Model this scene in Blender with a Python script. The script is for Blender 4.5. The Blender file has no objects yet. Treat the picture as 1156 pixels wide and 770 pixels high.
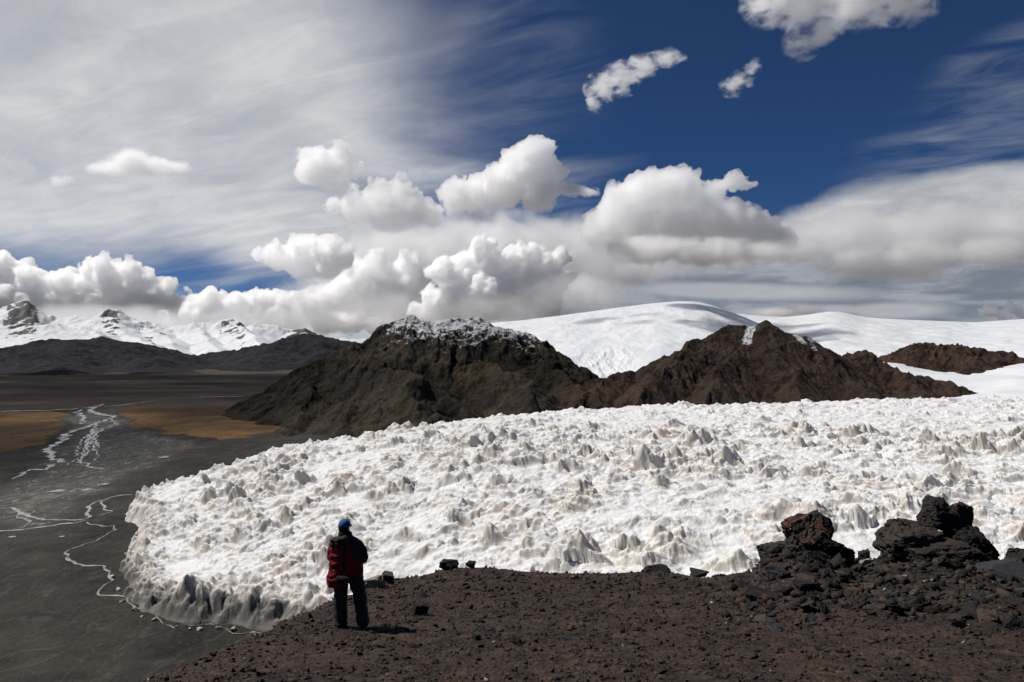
import bpy, bmesh, math, random, time
import numpy as np
from mathutils import Vector, Matrix
T0 = time.time()
random.seed(7)
SC = bpy.context.scene
COL = SC.collection
R = math.radians

# ------------------------------------------------------------------ view geometry
F = 800.0            # focal length in photo pixels (photo 1156 wide)
CX, HY = 578.0, 400.0  # image centre column, horizon row
ZC = 80.0            # camera height above the valley floor


def P(x, y, Y):
    """A point seen at column x, row y, standing Y metres in front of the camera."""
    return ((x - CX) / F * Y, Y, ZC + (HY - y) / F * Y)


# ------------------------------------------------------------------ numpy noise
def _h(ix, iy, iz, seed):
    a = (ix.astype(np.int64) * 374761393 + iy.astype(np.int64) * 668265263 + iz.astype(np.int64) * 2147483647 + seed * 1274126177) & 0xFFFFFFFF
    a = ((a ^ (a >> 13)) * 1274126177) & 0xFFFFFFFF
    a = ((a ^ (a >> 16)) * 2246822519) & 0xFFFFFFFF
    return (a ^ (a >> 15)) & 0xFFFFFFFF


def rnd(ix, iy, iz=None, seed=0):
    if iz is None:
        iz = np.zeros_like(ix)
    return _h(ix, iy, iz, seed) / 4294967295.0


def vn2(x, y, seed=0):
    """2-D gradient noise, about -1..1"""
    ix, iy = np.floor(x), np.floor(y)
    fx, fy = x - ix, y - iy
    u = fx * fx * fx * (fx * (fx * 6 - 15) + 10)
    v = fy * fy * fy * (fy * (fy * 6 - 15) + 10)
    z = np.zeros_like(ix)

    def g(dx, dy):
        a = rnd(ix + dx, iy + dy, z, seed) * 2 * np.pi
        return np.cos(a) * (fx - dx) + np.sin(a) * (fy - dy)
    a, b, c, d = g(0, 0), g(1, 0), g(0, 1), g(1, 1)
    return ((a + (b - a) * u) * (1 - v) + (c + (d - c) * u) * v) * 1.5


def fbm(x, y, oct=5, seed=0, gain=.5, lac=2.03):
    s, a, t = 0.0, 1.0, 0.0
    for o in range(oct):
        s = s + a * vn2(x, y, seed + o * 17)
        t += a
        a *= gain
        x, y = x * lac + 13.7, y * lac - 7.3
    return s / t * 1.4


def ridged(x, y, oct=5, seed=0, gain=.5, lac=2.03):
    s, a, t, w = 0.0, 1.0, 0.0, 1.0
    for o in range(oct):
        n = 1 - np.abs(vn2(x, y, seed + o * 31))
        n = n * n
        s = s + a * n * w
        w = np.clip(n * 1.6, 0, 1)
        t += a
        a *= gain
        x, y = x * lac + 5.1, y * lac + 9.2
    return s / t


def vn3(x, y, z, seed=0):
    ix, iy, iz = np.floor(x), np.floor(y), np.floor(z)
    fx, fy, fz = x - ix, y - iy, z - iz
    u, v, w = (f * f * (3 - 2 * f) for f in (fx, fy, fz))
    r = lambda a, b, c: rnd(ix + a, iy + b, iz + c, seed)
    x00 = r(0, 0, 0) * (1 - u) + r(1, 0, 0) * u
    x10 = r(0, 1, 0) * (1 - u) + r(1, 1, 0) * u
    x01 = r(0, 0, 1) * (1 - u) + r(1, 0, 1) * u
    x11 = r(0, 1, 1) * (1 - u) + r(1, 1, 1) * u
    return ((x00 * (1 - v) + x10 * v) * (1 - w) + (x01 * (1 - v) + x11 * v) * w) * 2 - 1


def fbm3(x, y, z, oct=4, seed=0, gain=.5):
    s, a, t = 0.0, 1.0, 0.0
    for o in range(oct):
        s = s + a * vn3(x, y, z, seed + o * 13)
        t += a
        a *= gain
        x, y, z = x * 2.02 + 3.1, y * 2.02 + 1.7, z * 2.02 - 5.3
    return s / t


def worley(x, y, seed=0, jit=.95):
    """F1, F2 distances and a random value of the nearest cell"""
    ix, iy = np.floor(x), np.floor(y)
    z = np.zeros_like(ix)
    f1 = np.full_like(x, 9.0)
    f2 = np.full_like(x, 9.0)
    rv = np.zeros_like(x)
    for dx in (-1, 0, 1):
        for dy in (-1, 0, 1):
            cx, cy = ix + dx, iy + dy
            px = cx + .5 + jit * (rnd(cx, cy, z, seed) - .5)
            py = cy + .5 + jit * (rnd(cx, cy, z, seed + 1) - .5)
            d = np.hypot(x - px, y - py)
            m = d < f1
            f2 = np.where(m, f1, np.minimum(f2, d))
            rv = np.where(m, rnd(cx, cy, z, seed + 2), rv)
            f1 = np.where(m, d, f1)
    return f1, f2, rv


def pyramids(x, y, seed, jit=.9, turn=.5):
    """nearest flat-sided pyramid: 0 at its peak, about 1 at its foot; and a random value per pyramid"""
    ix, iy = np.floor(x), np.floor(y)
    z = np.zeros_like(ix)
    f1 = np.full_like(x, 9.0); rv = np.zeros_like(x)
    for dx in (-1, 0, 1):
        for dy in (-1, 0, 1):
            cx, cy = ix + dx, iy + dy
            ax = x - (cx + .5 + jit * (rnd(cx, cy, z, seed) - .5))
            ay = y - (cy + .5 + jit * (rnd(cx, cy, z, seed + 1) - .5))
            th = turn * 2 * (rnd(cx, cy, z, seed + 3) - .5)
            d = np.full_like(x, -9.)
            for k, w in ((.35, 1.05), (2.2, .95), (3.6, .8), (5.1, 1.15)):
                d = np.maximum(d, w * (ax * np.cos(th + k) + ay * np.sin(th + k)))
            m = d < f1
            rv = np.where(m, rnd(cx, cy, z, seed + 2), rv)
            f1 = np.where(m, d, f1)
    return np.maximum(f1, 0), rv


def sstep(a, b, x):
    t = np.clip((x - a) / (b - a), 0, 1)
    return t * t * (3 - 2 * t)


def tab(x, pts):
    return np.interp(x, [p[0] for p in pts], [p[1] for p in pts])


def stab(x, pts, w=14.):
    """table lookup with rounded corners (w = rounding width)"""
    g = np.linspace(pts[0][0] - 4 * w, pts[-1][0] + 4 * w, 3000)
    v = np.interp(g, [p[0] for p in pts], [p[1] for p in pts])
    # keep the end slopes while smoothing
    n = int(3 * w / (g[1] - g[0])) + 1
    kx = np.arange(-n, n + 1) * (g[1] - g[0])
    k = np.exp(-.5 * (kx / w) ** 2); k /= k.sum()
    v = np.convolve(np.pad(v, n, mode='edge'), k, mode='valid')
    return np.interp(x, g, v)


# ------------------------------------------------------------------ objects
def meta(o, label=None, cat=None, group=None, kind=None):
    if label: o['label'] = label
    if cat: o['category'] = cat
    if group: o['group'] = group
    if kind: o['kind'] = kind
    return o


def link(name, me, mat=None, parent=None, smooth=True):
    o = bpy.data.objects.new(name, me)
    COL.objects.link(o)
    if mat is not None:
        me.materials.append(mat)
    if parent is not None:
        o.parent = parent
    if smooth and len(me.polygons):
        me.polygons.foreach_set('use_smooth', np.ones(len(me.polygons), bool))
    return o


def np_mesh(name, co, faces):
    """mesh from (n,3) coords and (m,k) faces, k the same for all"""
    me = bpy.data.meshes.new(name)
    co = np.ascontiguousarray(co, dtype=np.float32)
    faces = np.ascontiguousarray(faces, dtype=np.int32)
    m, k = faces.shape
    me.vertices.add(len(co))
    me.vertices.foreach_set('co', co.ravel())
    me.loops.add(m * k)
    me.loops.foreach_set('vertex_index', faces.ravel())
    me.polygons.add(m)
    me.polygons.foreach_set('loop_start', np.arange(0, m * k, k, dtype=np.int32))
    me.update(calc_edges=True)
    return me


def grid_faces(nr, nc):
    i = np.arange(nr * nc).reshape(nr, nc)
    # wound so that rows running away from the camera, columns to the right, face up
    return np.stack([i[:-1, :-1], i[:-1, 1:], i[1:, 1:], i[1:, :-1]], -1).reshape(-1, 4)


def add_attr(me, name, vals):
    a = me.attributes.new(name, 'FLOAT', 'POINT')
    a.data.foreach_set('value', np.ascontiguousarray(vals, dtype=np.float32).ravel())


def empty(name, loc=(0, 0, 0)):
    o = bpy.data.objects.new(name, None)
    o.empty_display_size = .2
    COL.objects.link(o)
    o.location = loc
    return o


# ------------------------------------------------------------------ node helper
class NT:
    def __init__(s, tree):
        s.t = tree
        s.n = tree.nodes
        s.l = tree.links

    def node(s, typ, **kw):
        n = s.n.new(typ)
        for k, v in kw.items():
            setattr(n, k, v)
        return n

    def put(s, sock, v):
        if isinstance(v, bpy.types.NodeSocket):
            s.l.new(v, sock)
        elif v is not None:
            if hasattr(sock, 'default_value'):
                try:
                    sock.default_value = v
                except Exception:
                    sock.default_value = (*v, 1.0) if hasattr(v, '__len__') else (v,) * 3

    def m(s, op, a, b=None, c=None, clamp=False):
        n = s.node('ShaderNodeMath', operation=op, use_clamp=clamp)
        s.put(n.inputs[0], a)
        if b is not None: s.put(n.inputs[1], b)
        if c is not None: s.put(n.inputs[2], c)
        return n.outputs[0]

    def vm(s, op, a, b=None, scale=None):
        n = s.node('ShaderNodeVectorMath', operation=op)
        s.put(n.inputs[0], a)
        if b is not None: s.put(n.inputs[1], b)
        if scale is not None: s.put(n.inputs['Scale'], scale)
        return n.outputs['Value' if op in ('DOT_PRODUCT', 'LENGTH', 'DISTANCE') else 'Vector']

    def xyz(s, v):
        n = s.node('ShaderNodeSeparateXYZ')
        s.put(n.inputs[0], v)
        return n.outputs

    def comb(s, x, y, z):
        n = s.node('ShaderNodeCombineXYZ')
        for i, v in enumerate((x, y, z)): s.put(n.inputs[i], v)
        return n.outputs[0]

    def noise(s, vec, scale=1, detail=4, rough=.5, dist=0, lac=2, typ='FBM', out='Fac'):
        n = s.node('ShaderNodeTexNoise')
        n.noise_type = typ
        s.put(n.inputs['Vector'], vec)
        for k, v in (('Scale', scale), ('Detail', detail), ('Roughness', rough), ('Distortion', dist), ('Lacunarity', lac)):
            s.put(n.inputs[k], v)
        return n.outputs[out]

    def voro(s, vec, scale=1, feature='F1', out='Distance', rand=1, smooth=None):
        n = s.node('ShaderNodeTexVoronoi', feature=feature)
        s.put(n.inputs['Vector'], vec)
        s.put(n.inputs['Scale'], scale)
        s.put(n.inputs['Randomness'], rand)
        if smooth is not None: s.put(n.inputs['Smoothness'], smooth)
        return n.outputs[out]

    def rng(s, v, a, b, c=0., d=1., interp='SMOOTHSTEP'):
        n = s.node('ShaderNodeMapRange', interpolation_type=interp)
        for i, x in enumerate((v, a, b, c, d)): s.put(n.inputs[i], x)
        return n.outputs[0]

    def mix(s, f, a, b, typ='RGBA', blend='MIX'):
        n = s.node('ShaderNodeMix', data_type=typ)
        if typ == 'RGBA': n.blend_type = blend
        s.put(n.inputs['Factor'], f) if False else s.put(n.inputs[0], f)
        ia, ib = (6, 7) if typ == 'RGBA' else ((2, 3) if typ == 'FLOAT' else (4, 5))
        for i, v in ((ia, a), (ib, b)):
            if typ == 'RGBA' and isinstance(v, (tuple, list)) and len(v) == 3: v = (*v, 1)
            s.put(n.inputs[i], v)
        return n.outputs[2 if typ == 'RGBA' else (0 if typ == 'FLOAT' else 1)]

    def ramp(s, f, stops):
        n = s.node('ShaderNodeValToRGB')
        e = n.color_ramp.elements
        while len(e) < len(stops): e.new(.5)
        for k, (p, c) in enumerate(stops):
            e[k].position = p
            e[k].color = (*c, 1) if len(c) == 3 else c
        s.put(n.inputs[0], f)
        return n.outputs[0]

    def attr(s, name):
        return s.node('ShaderNodeAttribute', attribute_name=name).outputs['Fac']

    def bump(s, h, strength=.5, dist=.1, normal=None):
        n = s.node('ShaderNodeBump')
        s.put(n.inputs['Strength'], strength)
        s.put(n.inputs['Distance'], dist)
        s.put(n.inputs['Height'], h)
        if normal is not None: s.put(n.inputs['Normal'], normal)
        return n.outputs[0]


def new_mat(name):
    m = bpy.data.materials.new(name)
    m.use_nodes = True
    m.node_tree.nodes.clear()
    t = NT(m.node_tree)
    out = t.node('ShaderNodeOutputMaterial')
    return m, t, out


def principled(t, out, color, rough=.8, normal=None, spec=.3, **kw):
    b = t.node('ShaderNodeBsdfPrincipled')
    if isinstance(color, (tuple, list)) and len(color) == 3: color = (*color, 1)
    t.put(b.inputs['Base Color'], color)
    t.put(b.inputs['Roughness'], rough)
    t.put(b.inputs['Specular IOR Level'], spec)
    if normal is not None: t.put(b.inputs['Normal'], normal)
    for k, v in kw.items(): t.put(b.inputs[k], v)
    t.l.new(b.outputs[0], out.inputs['Surface'])
    return b


def simple_mat(name, color, rough=.7, spec=.3, var=.25, scale=6., bump=.0, bscale=40., bdist=.01):
    m, t, out = new_mat(name)
    co = t.node('ShaderNodeTexCoord').outputs['Object']
    n = t.noise(co, scale, 5, .6)
    k = t.rng(n, .25, .75, 1 - var, 1 + var, 'LINEAR')
    c = t.vm('SCALE', color, scale=k)
    nm = t.bump(t.noise(co, bscale, 4, .6), bump, bdist) if bump else None
    principled(t, out, c, rough, nm, spec)
    return m


def pos(t):
    return t.node('ShaderNodeNewGeometry').outputs['Position']
# ------------------------------------------------------------------ camera, sun, sky
SUN_AZ, SUN_EL = R(-74), R(55)      # azimuth from the view direction (+Y), negative = left
SUN_DIR = Vector((math.sin(SUN_AZ) * math.cos(SUN_EL), math.cos(SUN_AZ) * math.cos(SUN_EL), math.sin(SUN_EL)))

cam_d = bpy.data.cameras.new('camera')
cam_d.sensor_width = 36
cam_d.lens = F / 1156 * 36
cam_d.shift_y = (HY - 385) / 1156
cam_d.clip_start, cam_d.clip_end = .1, 120000
cam = bpy.data.objects.new('camera', cam_d)
cam.location = (0, 0, ZC)
cam.rotation_euler = (R(90), 0, 0)
COL.objects.link(cam)
SC.camera = cam

sun_d = bpy.data.lights.new('sun', 'SUN')
sun_d.energy, sun_d.angle, sun_d.color = 5.0, R(.5), (1, .955, .89)
sun = bpy.data.objects.new('sun', sun_d)
sun.rotation_euler = (-SUN_DIR).to_track_quat('-Z', 'Y').to_euler()
COL.objects.link(sun)

SC.view_settings.view_transform = 'Standard'
SC.view_settings.look = 'None'
SC.view_settings.gamma = 1
SC.view_settings.exposure = 0
SC.view_settings.use_curve_mapping = False
SC.cycles.use_denoising = True
try:
    SC.cycles.denoiser = 'OPENIMAGEDENOISE'
except Exception:
    pass
SC.cycles.max_bounces = 16
SC.cycles.diffuse_bounces = 4
SC.cycles.glossy_bounces = 2
SC.cycles.transmission_bounces = 4
SC.cycles.volume_bounces = 8
SC.cycles.transparent_max_bounces = 16
SC.cycles.use_adaptive_sampling = True
SC.cycles.adaptive_threshold = .02
# ------------------------------------------------------------------ sky: clear air plus high veils of ice cloud
W = bpy.data.worlds.new("World"); SC.world = W; W.use_nodes = True
W.node_tree.nodes.clear()
t = NT(W.node_tree)
out = t.node('ShaderNodeOutputWorld')
sky = t.node('ShaderNodeTexSky', sky_type='NISHITA')
sky.sun_disc = False; sky.sun_elevation = SUN_EL; sky.sun_rotation = SUN_AZ
sky.altitude = 5300; sky.air_density = 1; sky.dust_density = .1; sky.ozone_density = 3
dv = t.node('ShaderNodeTexCoord').outputs['Generated']
dx, dy, dz = t.xyz(dv)
AZ = t.m('ARCTAN2', dx, dy)
EL = t.m('ARCSINE', dz)
zq = t.m('ADD', t.m('MAXIMUM', dz, 0.0), .10)
plane = t.comb(t.m('DIVIDE', dx, zq), t.m('DIVIDE', dy, zq), 0.)      # a flat cloud deck overhead
ang = t.comb(AZ, EL, 0.)


def azel(x, y):
    a = math.atan((x - CX) / F)
    return a, math.atan((HY - y) / F * math.cos(a))


def blob(x, y, rx, ry, rot=0., soft=.5, wob=None, amt=.0):
    """soft ellipse of directions; rx, ry in photo pixels"""
    a, e = azel(x, y)
    k = math.cos(a) / F
    c, s = math.cos(R(rot)), math.sin(R(rot))
    da, de = t.m('SUBTRACT', AZ, a), t.m('SUBTRACT', EL, e)
    p = t.m('DIVIDE', t.m('ADD', t.m('MULTIPLY', da, c), t.m('MULTIPLY', de, s)), rx * k * math.cos(a) ** .5)
    q = t.m('DIVIDE', t.m('SUBTRACT', t.m('MULTIPLY', de, c), t.m('MULTIPLY', da, s)), ry * k)
    d = t.m('SQRT', t.m('ADD', t.m('MULTIPLY', p, p), t.m('MULTIPLY', q, q)))
    if wob is not None: d = t.m('ADD', d, t.m('MULTIPLY', wob, amt))
    return t.rng(d, 1 + soft, 1 - soft)


def mx(*a):
    r = a[0]
    for b in a[1:]: r = t.m('MAXIMUM', r, b)
    return r


# noises
streak = t.noise(t.vm('MULTIPLY', t.node('ShaderNodeVectorRotate').outputs[0], (1, 1, 1)), 1) if False else None
rotn = t.node('ShaderNodeVectorRotate', rotation_type='Z_AXIS'); t.put(rotn.inputs['Vector'], plane); rotn.inputs['Angle'].default_value = R(28)
rp = rotn.outputs[0]
n_st = t.noise(t.vm('MULTIPLY', rp, (.5, 1.25, 1)), .8, 6, .5, 1.2)
n_fi = t.noise(t.vm('MULTIPLY', rp, (.8, 2.2, 1)), 2.6, 6, .58, 1.0)
n_lg = t.noise(plane, .55, 4, .55, .6)
n_a = t.noise(t.vm('MULTIPLY', ang, (1, 1.6, 1)), 5.5, 7, .58, .35)
n_b = t.noise(t.vm('MULTIPLY', ang, (1, 2.2, 1)), 13, 6, .6, .3)
n_h = t.noise(t.vm('MULTIPLY', ang, (1, 4.5, 1)), 9, 6, .6, .3)
w1 = t.m('SUBTRACT', n_a, .5)
w2 = t.m('SUBTRACT', n_st, .5)
w3 = t.m('SUBTRACT', n_h, .5)

SKYS = .050
base = t.vm('SCALE', t.vm('MULTIPLY', sky.outputs[0], (.45, .70, .98)), scale=SKYS)
col = base


def layer(op, c):
    global col
    col = t.mix(op, col, c)


# 1 the wide veil over the left half
veil = mx(blob(110, 60, 420, 190, -8, .55, w2, 1.9), blob(60, 190, 400, 88, 4, .35, w2, 1.5), blob(250, 232, 260, 62, -9, .45, w2, 1.6), blob(320, 120, 160, 140, 30, .75, w2, 2.0))
vtex = t.m('ADD', t.rng(n_st, .22, .62, .80, 1), t.m('MULTIPLY', t.m('SUBTRACT', n_fi, .5), .16))
vop = t.m('MULTIPLY', t.m('MULTIPLY', veil, vtex), .93, clamp=True)
vc = t.mix(t.rng(t.m('ADD', t.m('MULTIPLY', n_a, .6), t.m('MULTIPLY', n_fi, .4)), .33, .66), (.53, .545, .57), (.73, .73, .74))
layer(vop, vc)
# thin cirrus elsewhere
cir = mx(t.m('MULTIPLY', blob(585, 62, 60, 80, 24, .85, w1, 2.0), .6), blob(1130, 150, 130, 52, 18, .6, w2, 2.2), blob(1150, 60, 90, 26, 12, .6, w2, 2.0), blob(560, 235, 120, 40, -6, .6, w2, 2.0), blob(1110, 188, 90, 24, 6, .6, w2, 1.6))
cop = t.m('MULTIPLY', t.m('MULTIPLY', cir, t.rng(n_fi, .34, .76)), .24)
layer(cop, (.55, .585, .64))
# 2 layered grey-white deck on the right
deck = mx(blob(1090, 268, 250, 72, 6, .16, w1, .8), blob(930, 290, 130, 62, 20, .2, w1, .9), blob(1240, 262, 220, 80, 4, .2, w1, .8))
dc = t.mix(t.rng(t.m('ADD', t.m('MULTIPLY', n_a, .55), t.m('MULTIPLY', n_h, .45)), .38, .62), (.40, .42, .45), (.66, .665, .675))
layer(t.m('MULTIPLY', deck, .94), dc)
# 3 rain-grey base low over the ice cap, white haze low on the left
rain = mx(blob(800, 338, 300, 52, 0, .32, w3, .7), blob(1080, 345, 300, 46, 0, .35, w3, .7))
rc_ = t.mix(t.rng(n_h, .38, .64), (.165, .195, .245), (.33, .355, .40))
layer(t.m('MULTIPLY', rain, .95), rc_)
mid = mx(blob(560, 300, 150, 46, 0, .3, w1, 1.0), blob(470, 330, 120, 60, 0, .3, w1, 1.), blob(650, 285, 90, 34, 0, .35, w1, 1.))
layer(t.m('MULTIPLY', mid, .9), t.mix(t.rng(n_b, .36, .64), (.52, .54, .57), (.70, .705, .71)))
low = mx(blob(120, 366, 400, 34, 0, .4, w1, .8), blob(400, 368, 160, 30, 0, .4, w1, .8))
layer(t.m('MULTIPLY', low, .9), t.mix(t.rng(n_b, .36, .64), (.46, .48, .51), (.66, .665, .675)))
strips = mx(blob(830, 329, 120, 8, -3, .5, w3, 2.), blob(900, 353, 70, 7, 0, .5, w3, 2.), blob(1010, 351, 50, 8, 0, .5, w3, 2.))
layer(t.m('MULTIPLY', strips, .6), (.55, .56, .58))

bg = t.node('ShaderNodeBackground')
t.l.new(col, bg.inputs[0]); bg.inputs[1].default_value = 1.
t.l.new(bg.outputs[0], out.inputs[0])
W.cycles.sampling_method = 'MANUAL'
W.cycles.sample_map_resolution = 512
# ------------------------------------------------------------------ terrain materials
def mat_rock_hill(name, base, alt, olive, scale, snow_lo=.42, snow_hi=.62):
    m, t, out = new_mat(name)
    p = pos(t)
    n1 = t.noise(p, .012 * scale, 6, .62, .6)
    n2 = t.noise(p, .05 * scale, 7, .68)
    n3 = t.noise(p, .3 * scale, 6, .7)
    c = t.mix(t.rng(n1, .42, .58), base, alt)
    c = t.mix(t.rng(t.noise(p, .02 * scale, 5, .6, .4), .50, .64), c, olive)
    st = t.noise(t.vm('MULTIPLY', p, (1, 1, .3)), .11 * scale, 7, .7, .4)
    c = t.mix(t.rng(n2, .48, .62), c, tuple(v * .40 for v in base))
    c = t.mix(t.rng(st, .5, .66, 0, .8), c, tuple(v * .35 for v in base))
    c = t.mix(t.rng(n3, .45, .8, .0, .8), c, tuple(v * 1.7 for v in alt))
    nz = t.xyz(t.node('ShaderNodeNewGeometry').outputs['Normal'])[2]
    sn = t.m('ADD', t.attr('snow'), t.m('MULTIPLY', t.m('SUBTRACT', t.noise(p, .16 * scale, 8, .78, .5), .5), 2.6))
    sn = t.m('ADD', sn, t.m('MULTIPLY', t.m('SUBTRACT', nz, .72), .8))
    sf = t.rng(sn, snow_lo, snow_hi)
    c = t.mix(sf, c, (.50, .51, .535))
    nm = t.bump(t.m('ADD', n2, t.m('MULTIPLY', n3, .5)), .9, 7 / scale)
    principled(t, out, c, .95, nm, .1)
    return m


def mat_snow(name, scale=1., wind=.12):
    m, t, out = new_mat(name)
    p = pos(t)
    s = t.vm('MULTIPLY', p, (1, .35, 1))
    n = t.noise(s, .02 * scale, 6, .55, .5)
    c = t.mix(t.rng(n, .35, .7), (.54, .565, .60), (.615, .625, .64))
    rk = t.m('ADD', t.attr('rock'), t.m('MULTIPLY', t.m('SUBTRACT', t.noise(p, .01 * scale, 8, .7, .6), .5), 1.3))
    c = t.mix(t.rng(rk, .5, .62), c, (.045, .045, .05))
    nm = t.bump(n, wind, 12 / scale)
    principled(t, out, c, .7, nm, .25)
    return m


def mat_glacier():
    m, t, out = new_mat('penitente_snow')
    p = pos(t)
    g = t.node('ShaderNodeNewGeometry')
    nz = t.xyz(g.outputs['Normal'])[2]
    n1 = t.noise(p, .055, 4, .6, .3)
    n2 = t.noise(t.vm('MULTIPLY', p, (1, 1, .35)), .9, 6, .65)
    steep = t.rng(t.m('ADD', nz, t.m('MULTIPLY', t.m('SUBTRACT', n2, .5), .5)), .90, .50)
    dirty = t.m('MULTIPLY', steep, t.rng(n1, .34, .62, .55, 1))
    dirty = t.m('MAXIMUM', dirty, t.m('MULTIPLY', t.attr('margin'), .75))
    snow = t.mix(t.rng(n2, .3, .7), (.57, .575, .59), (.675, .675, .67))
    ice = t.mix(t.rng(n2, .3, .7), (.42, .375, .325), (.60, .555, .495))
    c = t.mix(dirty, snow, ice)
    # grit frozen into the foot of the front
    gr = t.m('ADD', t.attr('grit'), t.m('MULTIPLY', t.m('SUBTRACT', t.noise(t.vm('MULTIPLY', p, (1, 1, .4)), .35, 6, .7), .5), 1.6))
    c = t.mix(t.m('MULTIPLY', t.rng(gr, .42, .75), .85), c, (.085, .08, .072))
    # thin wind-blown dust on a few fins
    ds = t.m('MULTIPLY', t.rng(t.noise(p, .021, 3, .5), .57, .7), steep)
    c = t.mix(t.m('MULTIPLY', ds, .5), c, (.40, .30, .22))
    nm = t.bump(t.noise(p, 1.6, 5, .7), .55, .35)
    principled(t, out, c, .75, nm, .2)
    return m


def mat_valley():
    m, t, out = new_mat('valley_gravel_and_turf')
    p = pos(t)
    n1 = t.noise(t.vm('MULTIPLY', p, (1, .5, 1)), .012, 6, .6, .8)
    n2 = t.noise(p, .09, 7, .65, .3)
    n3 = t.noise(p, .9, 6, .7)
    grav = t.mix(t.rng(n1, .38, .6), (.0125, .012, .0098), (.034, .0325, .0265))
    grav = t.mix(t.rng(n2, .42, .7, 0, .8), grav, (.014, .0135, .011))
    grav = t.mix(t.rng(n3, .5, .8, 0, .8), grav, (.08, .075, .064))
    bed = t.mix(t.rng(n2, .3, .7), (.048, .048, .043), (.085, .083, .076))
    c = t.mix(t.attr('bed'), grav, bed)
    fl = t.vm('MULTIPLY', p, (1.5, .55, 1))
    br = t.m('ABSOLUTE', t.m('SUBTRACT', t.noise(fl, .035, 3, .5, 1.6), .5))
    br2 = t.m('ABSOLUTE', t.m('SUBTRACT', t.noise(fl, .085, 3, .5, 1.2), .5))
    bm_ = t.m('MAXIMUM', t.rng(br, .022, .004), t.m('MULTIPLY', t.rng(br2, .022, .004), .6))
    bm_ = t.m('MULTIPLY', bm_, t.rng(t.attr('bed'), .25, .7, .10, .85))
    c = t.mix(bm_, c, (.20, .19, .17))
    turf = t.mix(t.rng(n2, .3, .7), (.10, .054, .019), (.175, .10, .037))
    turf = t.mix(t.rng(n1, .45, .65, 0, .85), turf, (.045, .034, .018))
    gm = t.m('ADD', t.attr('turf'), t.m('MULTIPLY', t.m('SUBTRACT', t.noise(p, .03, 6, .65), .5), .9))
    c = t.mix(t.rng(gm, .4, .65), c, turf)
    n4 = t.noise(t.vm('MULTIPLY', p, (1, 1.6, 1)), .0035, 6, .6, .5)
    plain = t.mix(t.rng(n4, .35, .65), (.027, .0195, .0138), (.060, .042, .028))
    c = t.mix(t.attr('plain'), c, plain)
    nm = t.bump(t.m('ADD', n2, t.m('MULTIPLY', n3, .35)), .6, 1.2)
    principled(t, out, c, .95, nm, .15)
    return m


def mat_scree():
    m, t, out = new_mat('brown_scree_soil')
    p = pos(t)
    n1 = t.noise(p, .5, 6, .6, .4)
    n2 = t.noise(p, 4, 7, .7)
    v = t.voro(p, 17, out='Color')
    v = t.xyz(v)[0]
    c = t.mix(t.rng(n1, .40, .60), (.033, .0205, .0148), (.0125, .0098, .0082))
    c = t.mix(t.rng(n2, .42, .68), c, (.062, .039, .027))
    c = t.mix(t.rng(v, .55, 1, 0, .7, 'LINEAR'), c, (.016, .014, .014))
    c = t.mix(t.attr('rubble'), c, t.mix(t.rng(n2, .35, .65), (.016, .014, .013), (.045, .037, .031)))
    h = t.m('ADD', t.m('MULTIPLY', n2, .6), t.m('MULTIPLY', t.voro(p, 14), .5))
    nm = t.bump(h, 1, .07)
    principled(t, out, c, .92, nm, .2)
    return m


# ------------------------------------------------------------------ valley floor: one sheet to the horizon
def poly_sd(px, py, poly):
    """signed distance (inside positive) of points to a polygon"""
    d = np.full(px.shape, 1e18)
    ins = np.zeros(px.shape, bool)
    n = len(poly)
    for i in range(n):
        x1, y1 = poly[i]
        x2, y2 = poly[(i + 1) % n]
        ex, ey = x2 - x1, y2 - y1
        u = np.clip(((px - x1) * ex + (py - y1) * ey) / (ex * ex + ey * ey + 1e-12), 0, 1)
        d = np.minimum(d, (px - x1 - u * ex) ** 2 + (py - y1 - u * ey) ** 2)
        c = ((y1 > py) != (y2 > py)) & (px < (x2 - x1) * (py - y1) / (y2 - y1 + 1e-12) + x1)
        ins ^= c
    d = np.sqrt(d)
    return np.where(ins, d, -d)


def flat(x, y):
    """valley-floor point seen at a photo pixel"""
    Y = ZC * F / (y - HY)
    return ((x - CX) / F * Y, Y)


def chain_d(px, py, pts):
    d = np.full(px.shape, 1e18)
    for (x1, y1), (x2, y2) in zip(pts[:-1], pts[1:]):
        ex, ey = x2 - x1, y2 - y1
        u = np.clip(((px - x1) * ex + (py - y1) * ey) / (ex * ex + ey * ey + 1e-12), 0, 1)
        d = np.minimum(d, (px - x1 - u * ex) ** 2 + (py - y1 - u * ey) ** 2)
    return np.sqrt(d)


TURF_A = [flat(*q) for q in [(-140, 468), (-20, 466), (60, 464), (83, 467), (76, 480), (74, 490), (52, 500), (20, 512), (0, 518), (-160, 545)]]
TURF_B = [flat(*q) for q in [(124, 458), (175, 450), (240, 446), (340, 446), (340, 480), (262, 499), (230, 497), (190, 491), (146, 484), (138, 474)]]
BED = [flat(*q) for q in [(80, 464), (150, 457), (135, 468), (150, 482), (180, 492), (230, 503), (190, 520), (150, 528), (118, 545), (110, 566), (60, 590), (0, 598), (-30, 570), (20, 545), (60, 515), (75, 490)]]

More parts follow.
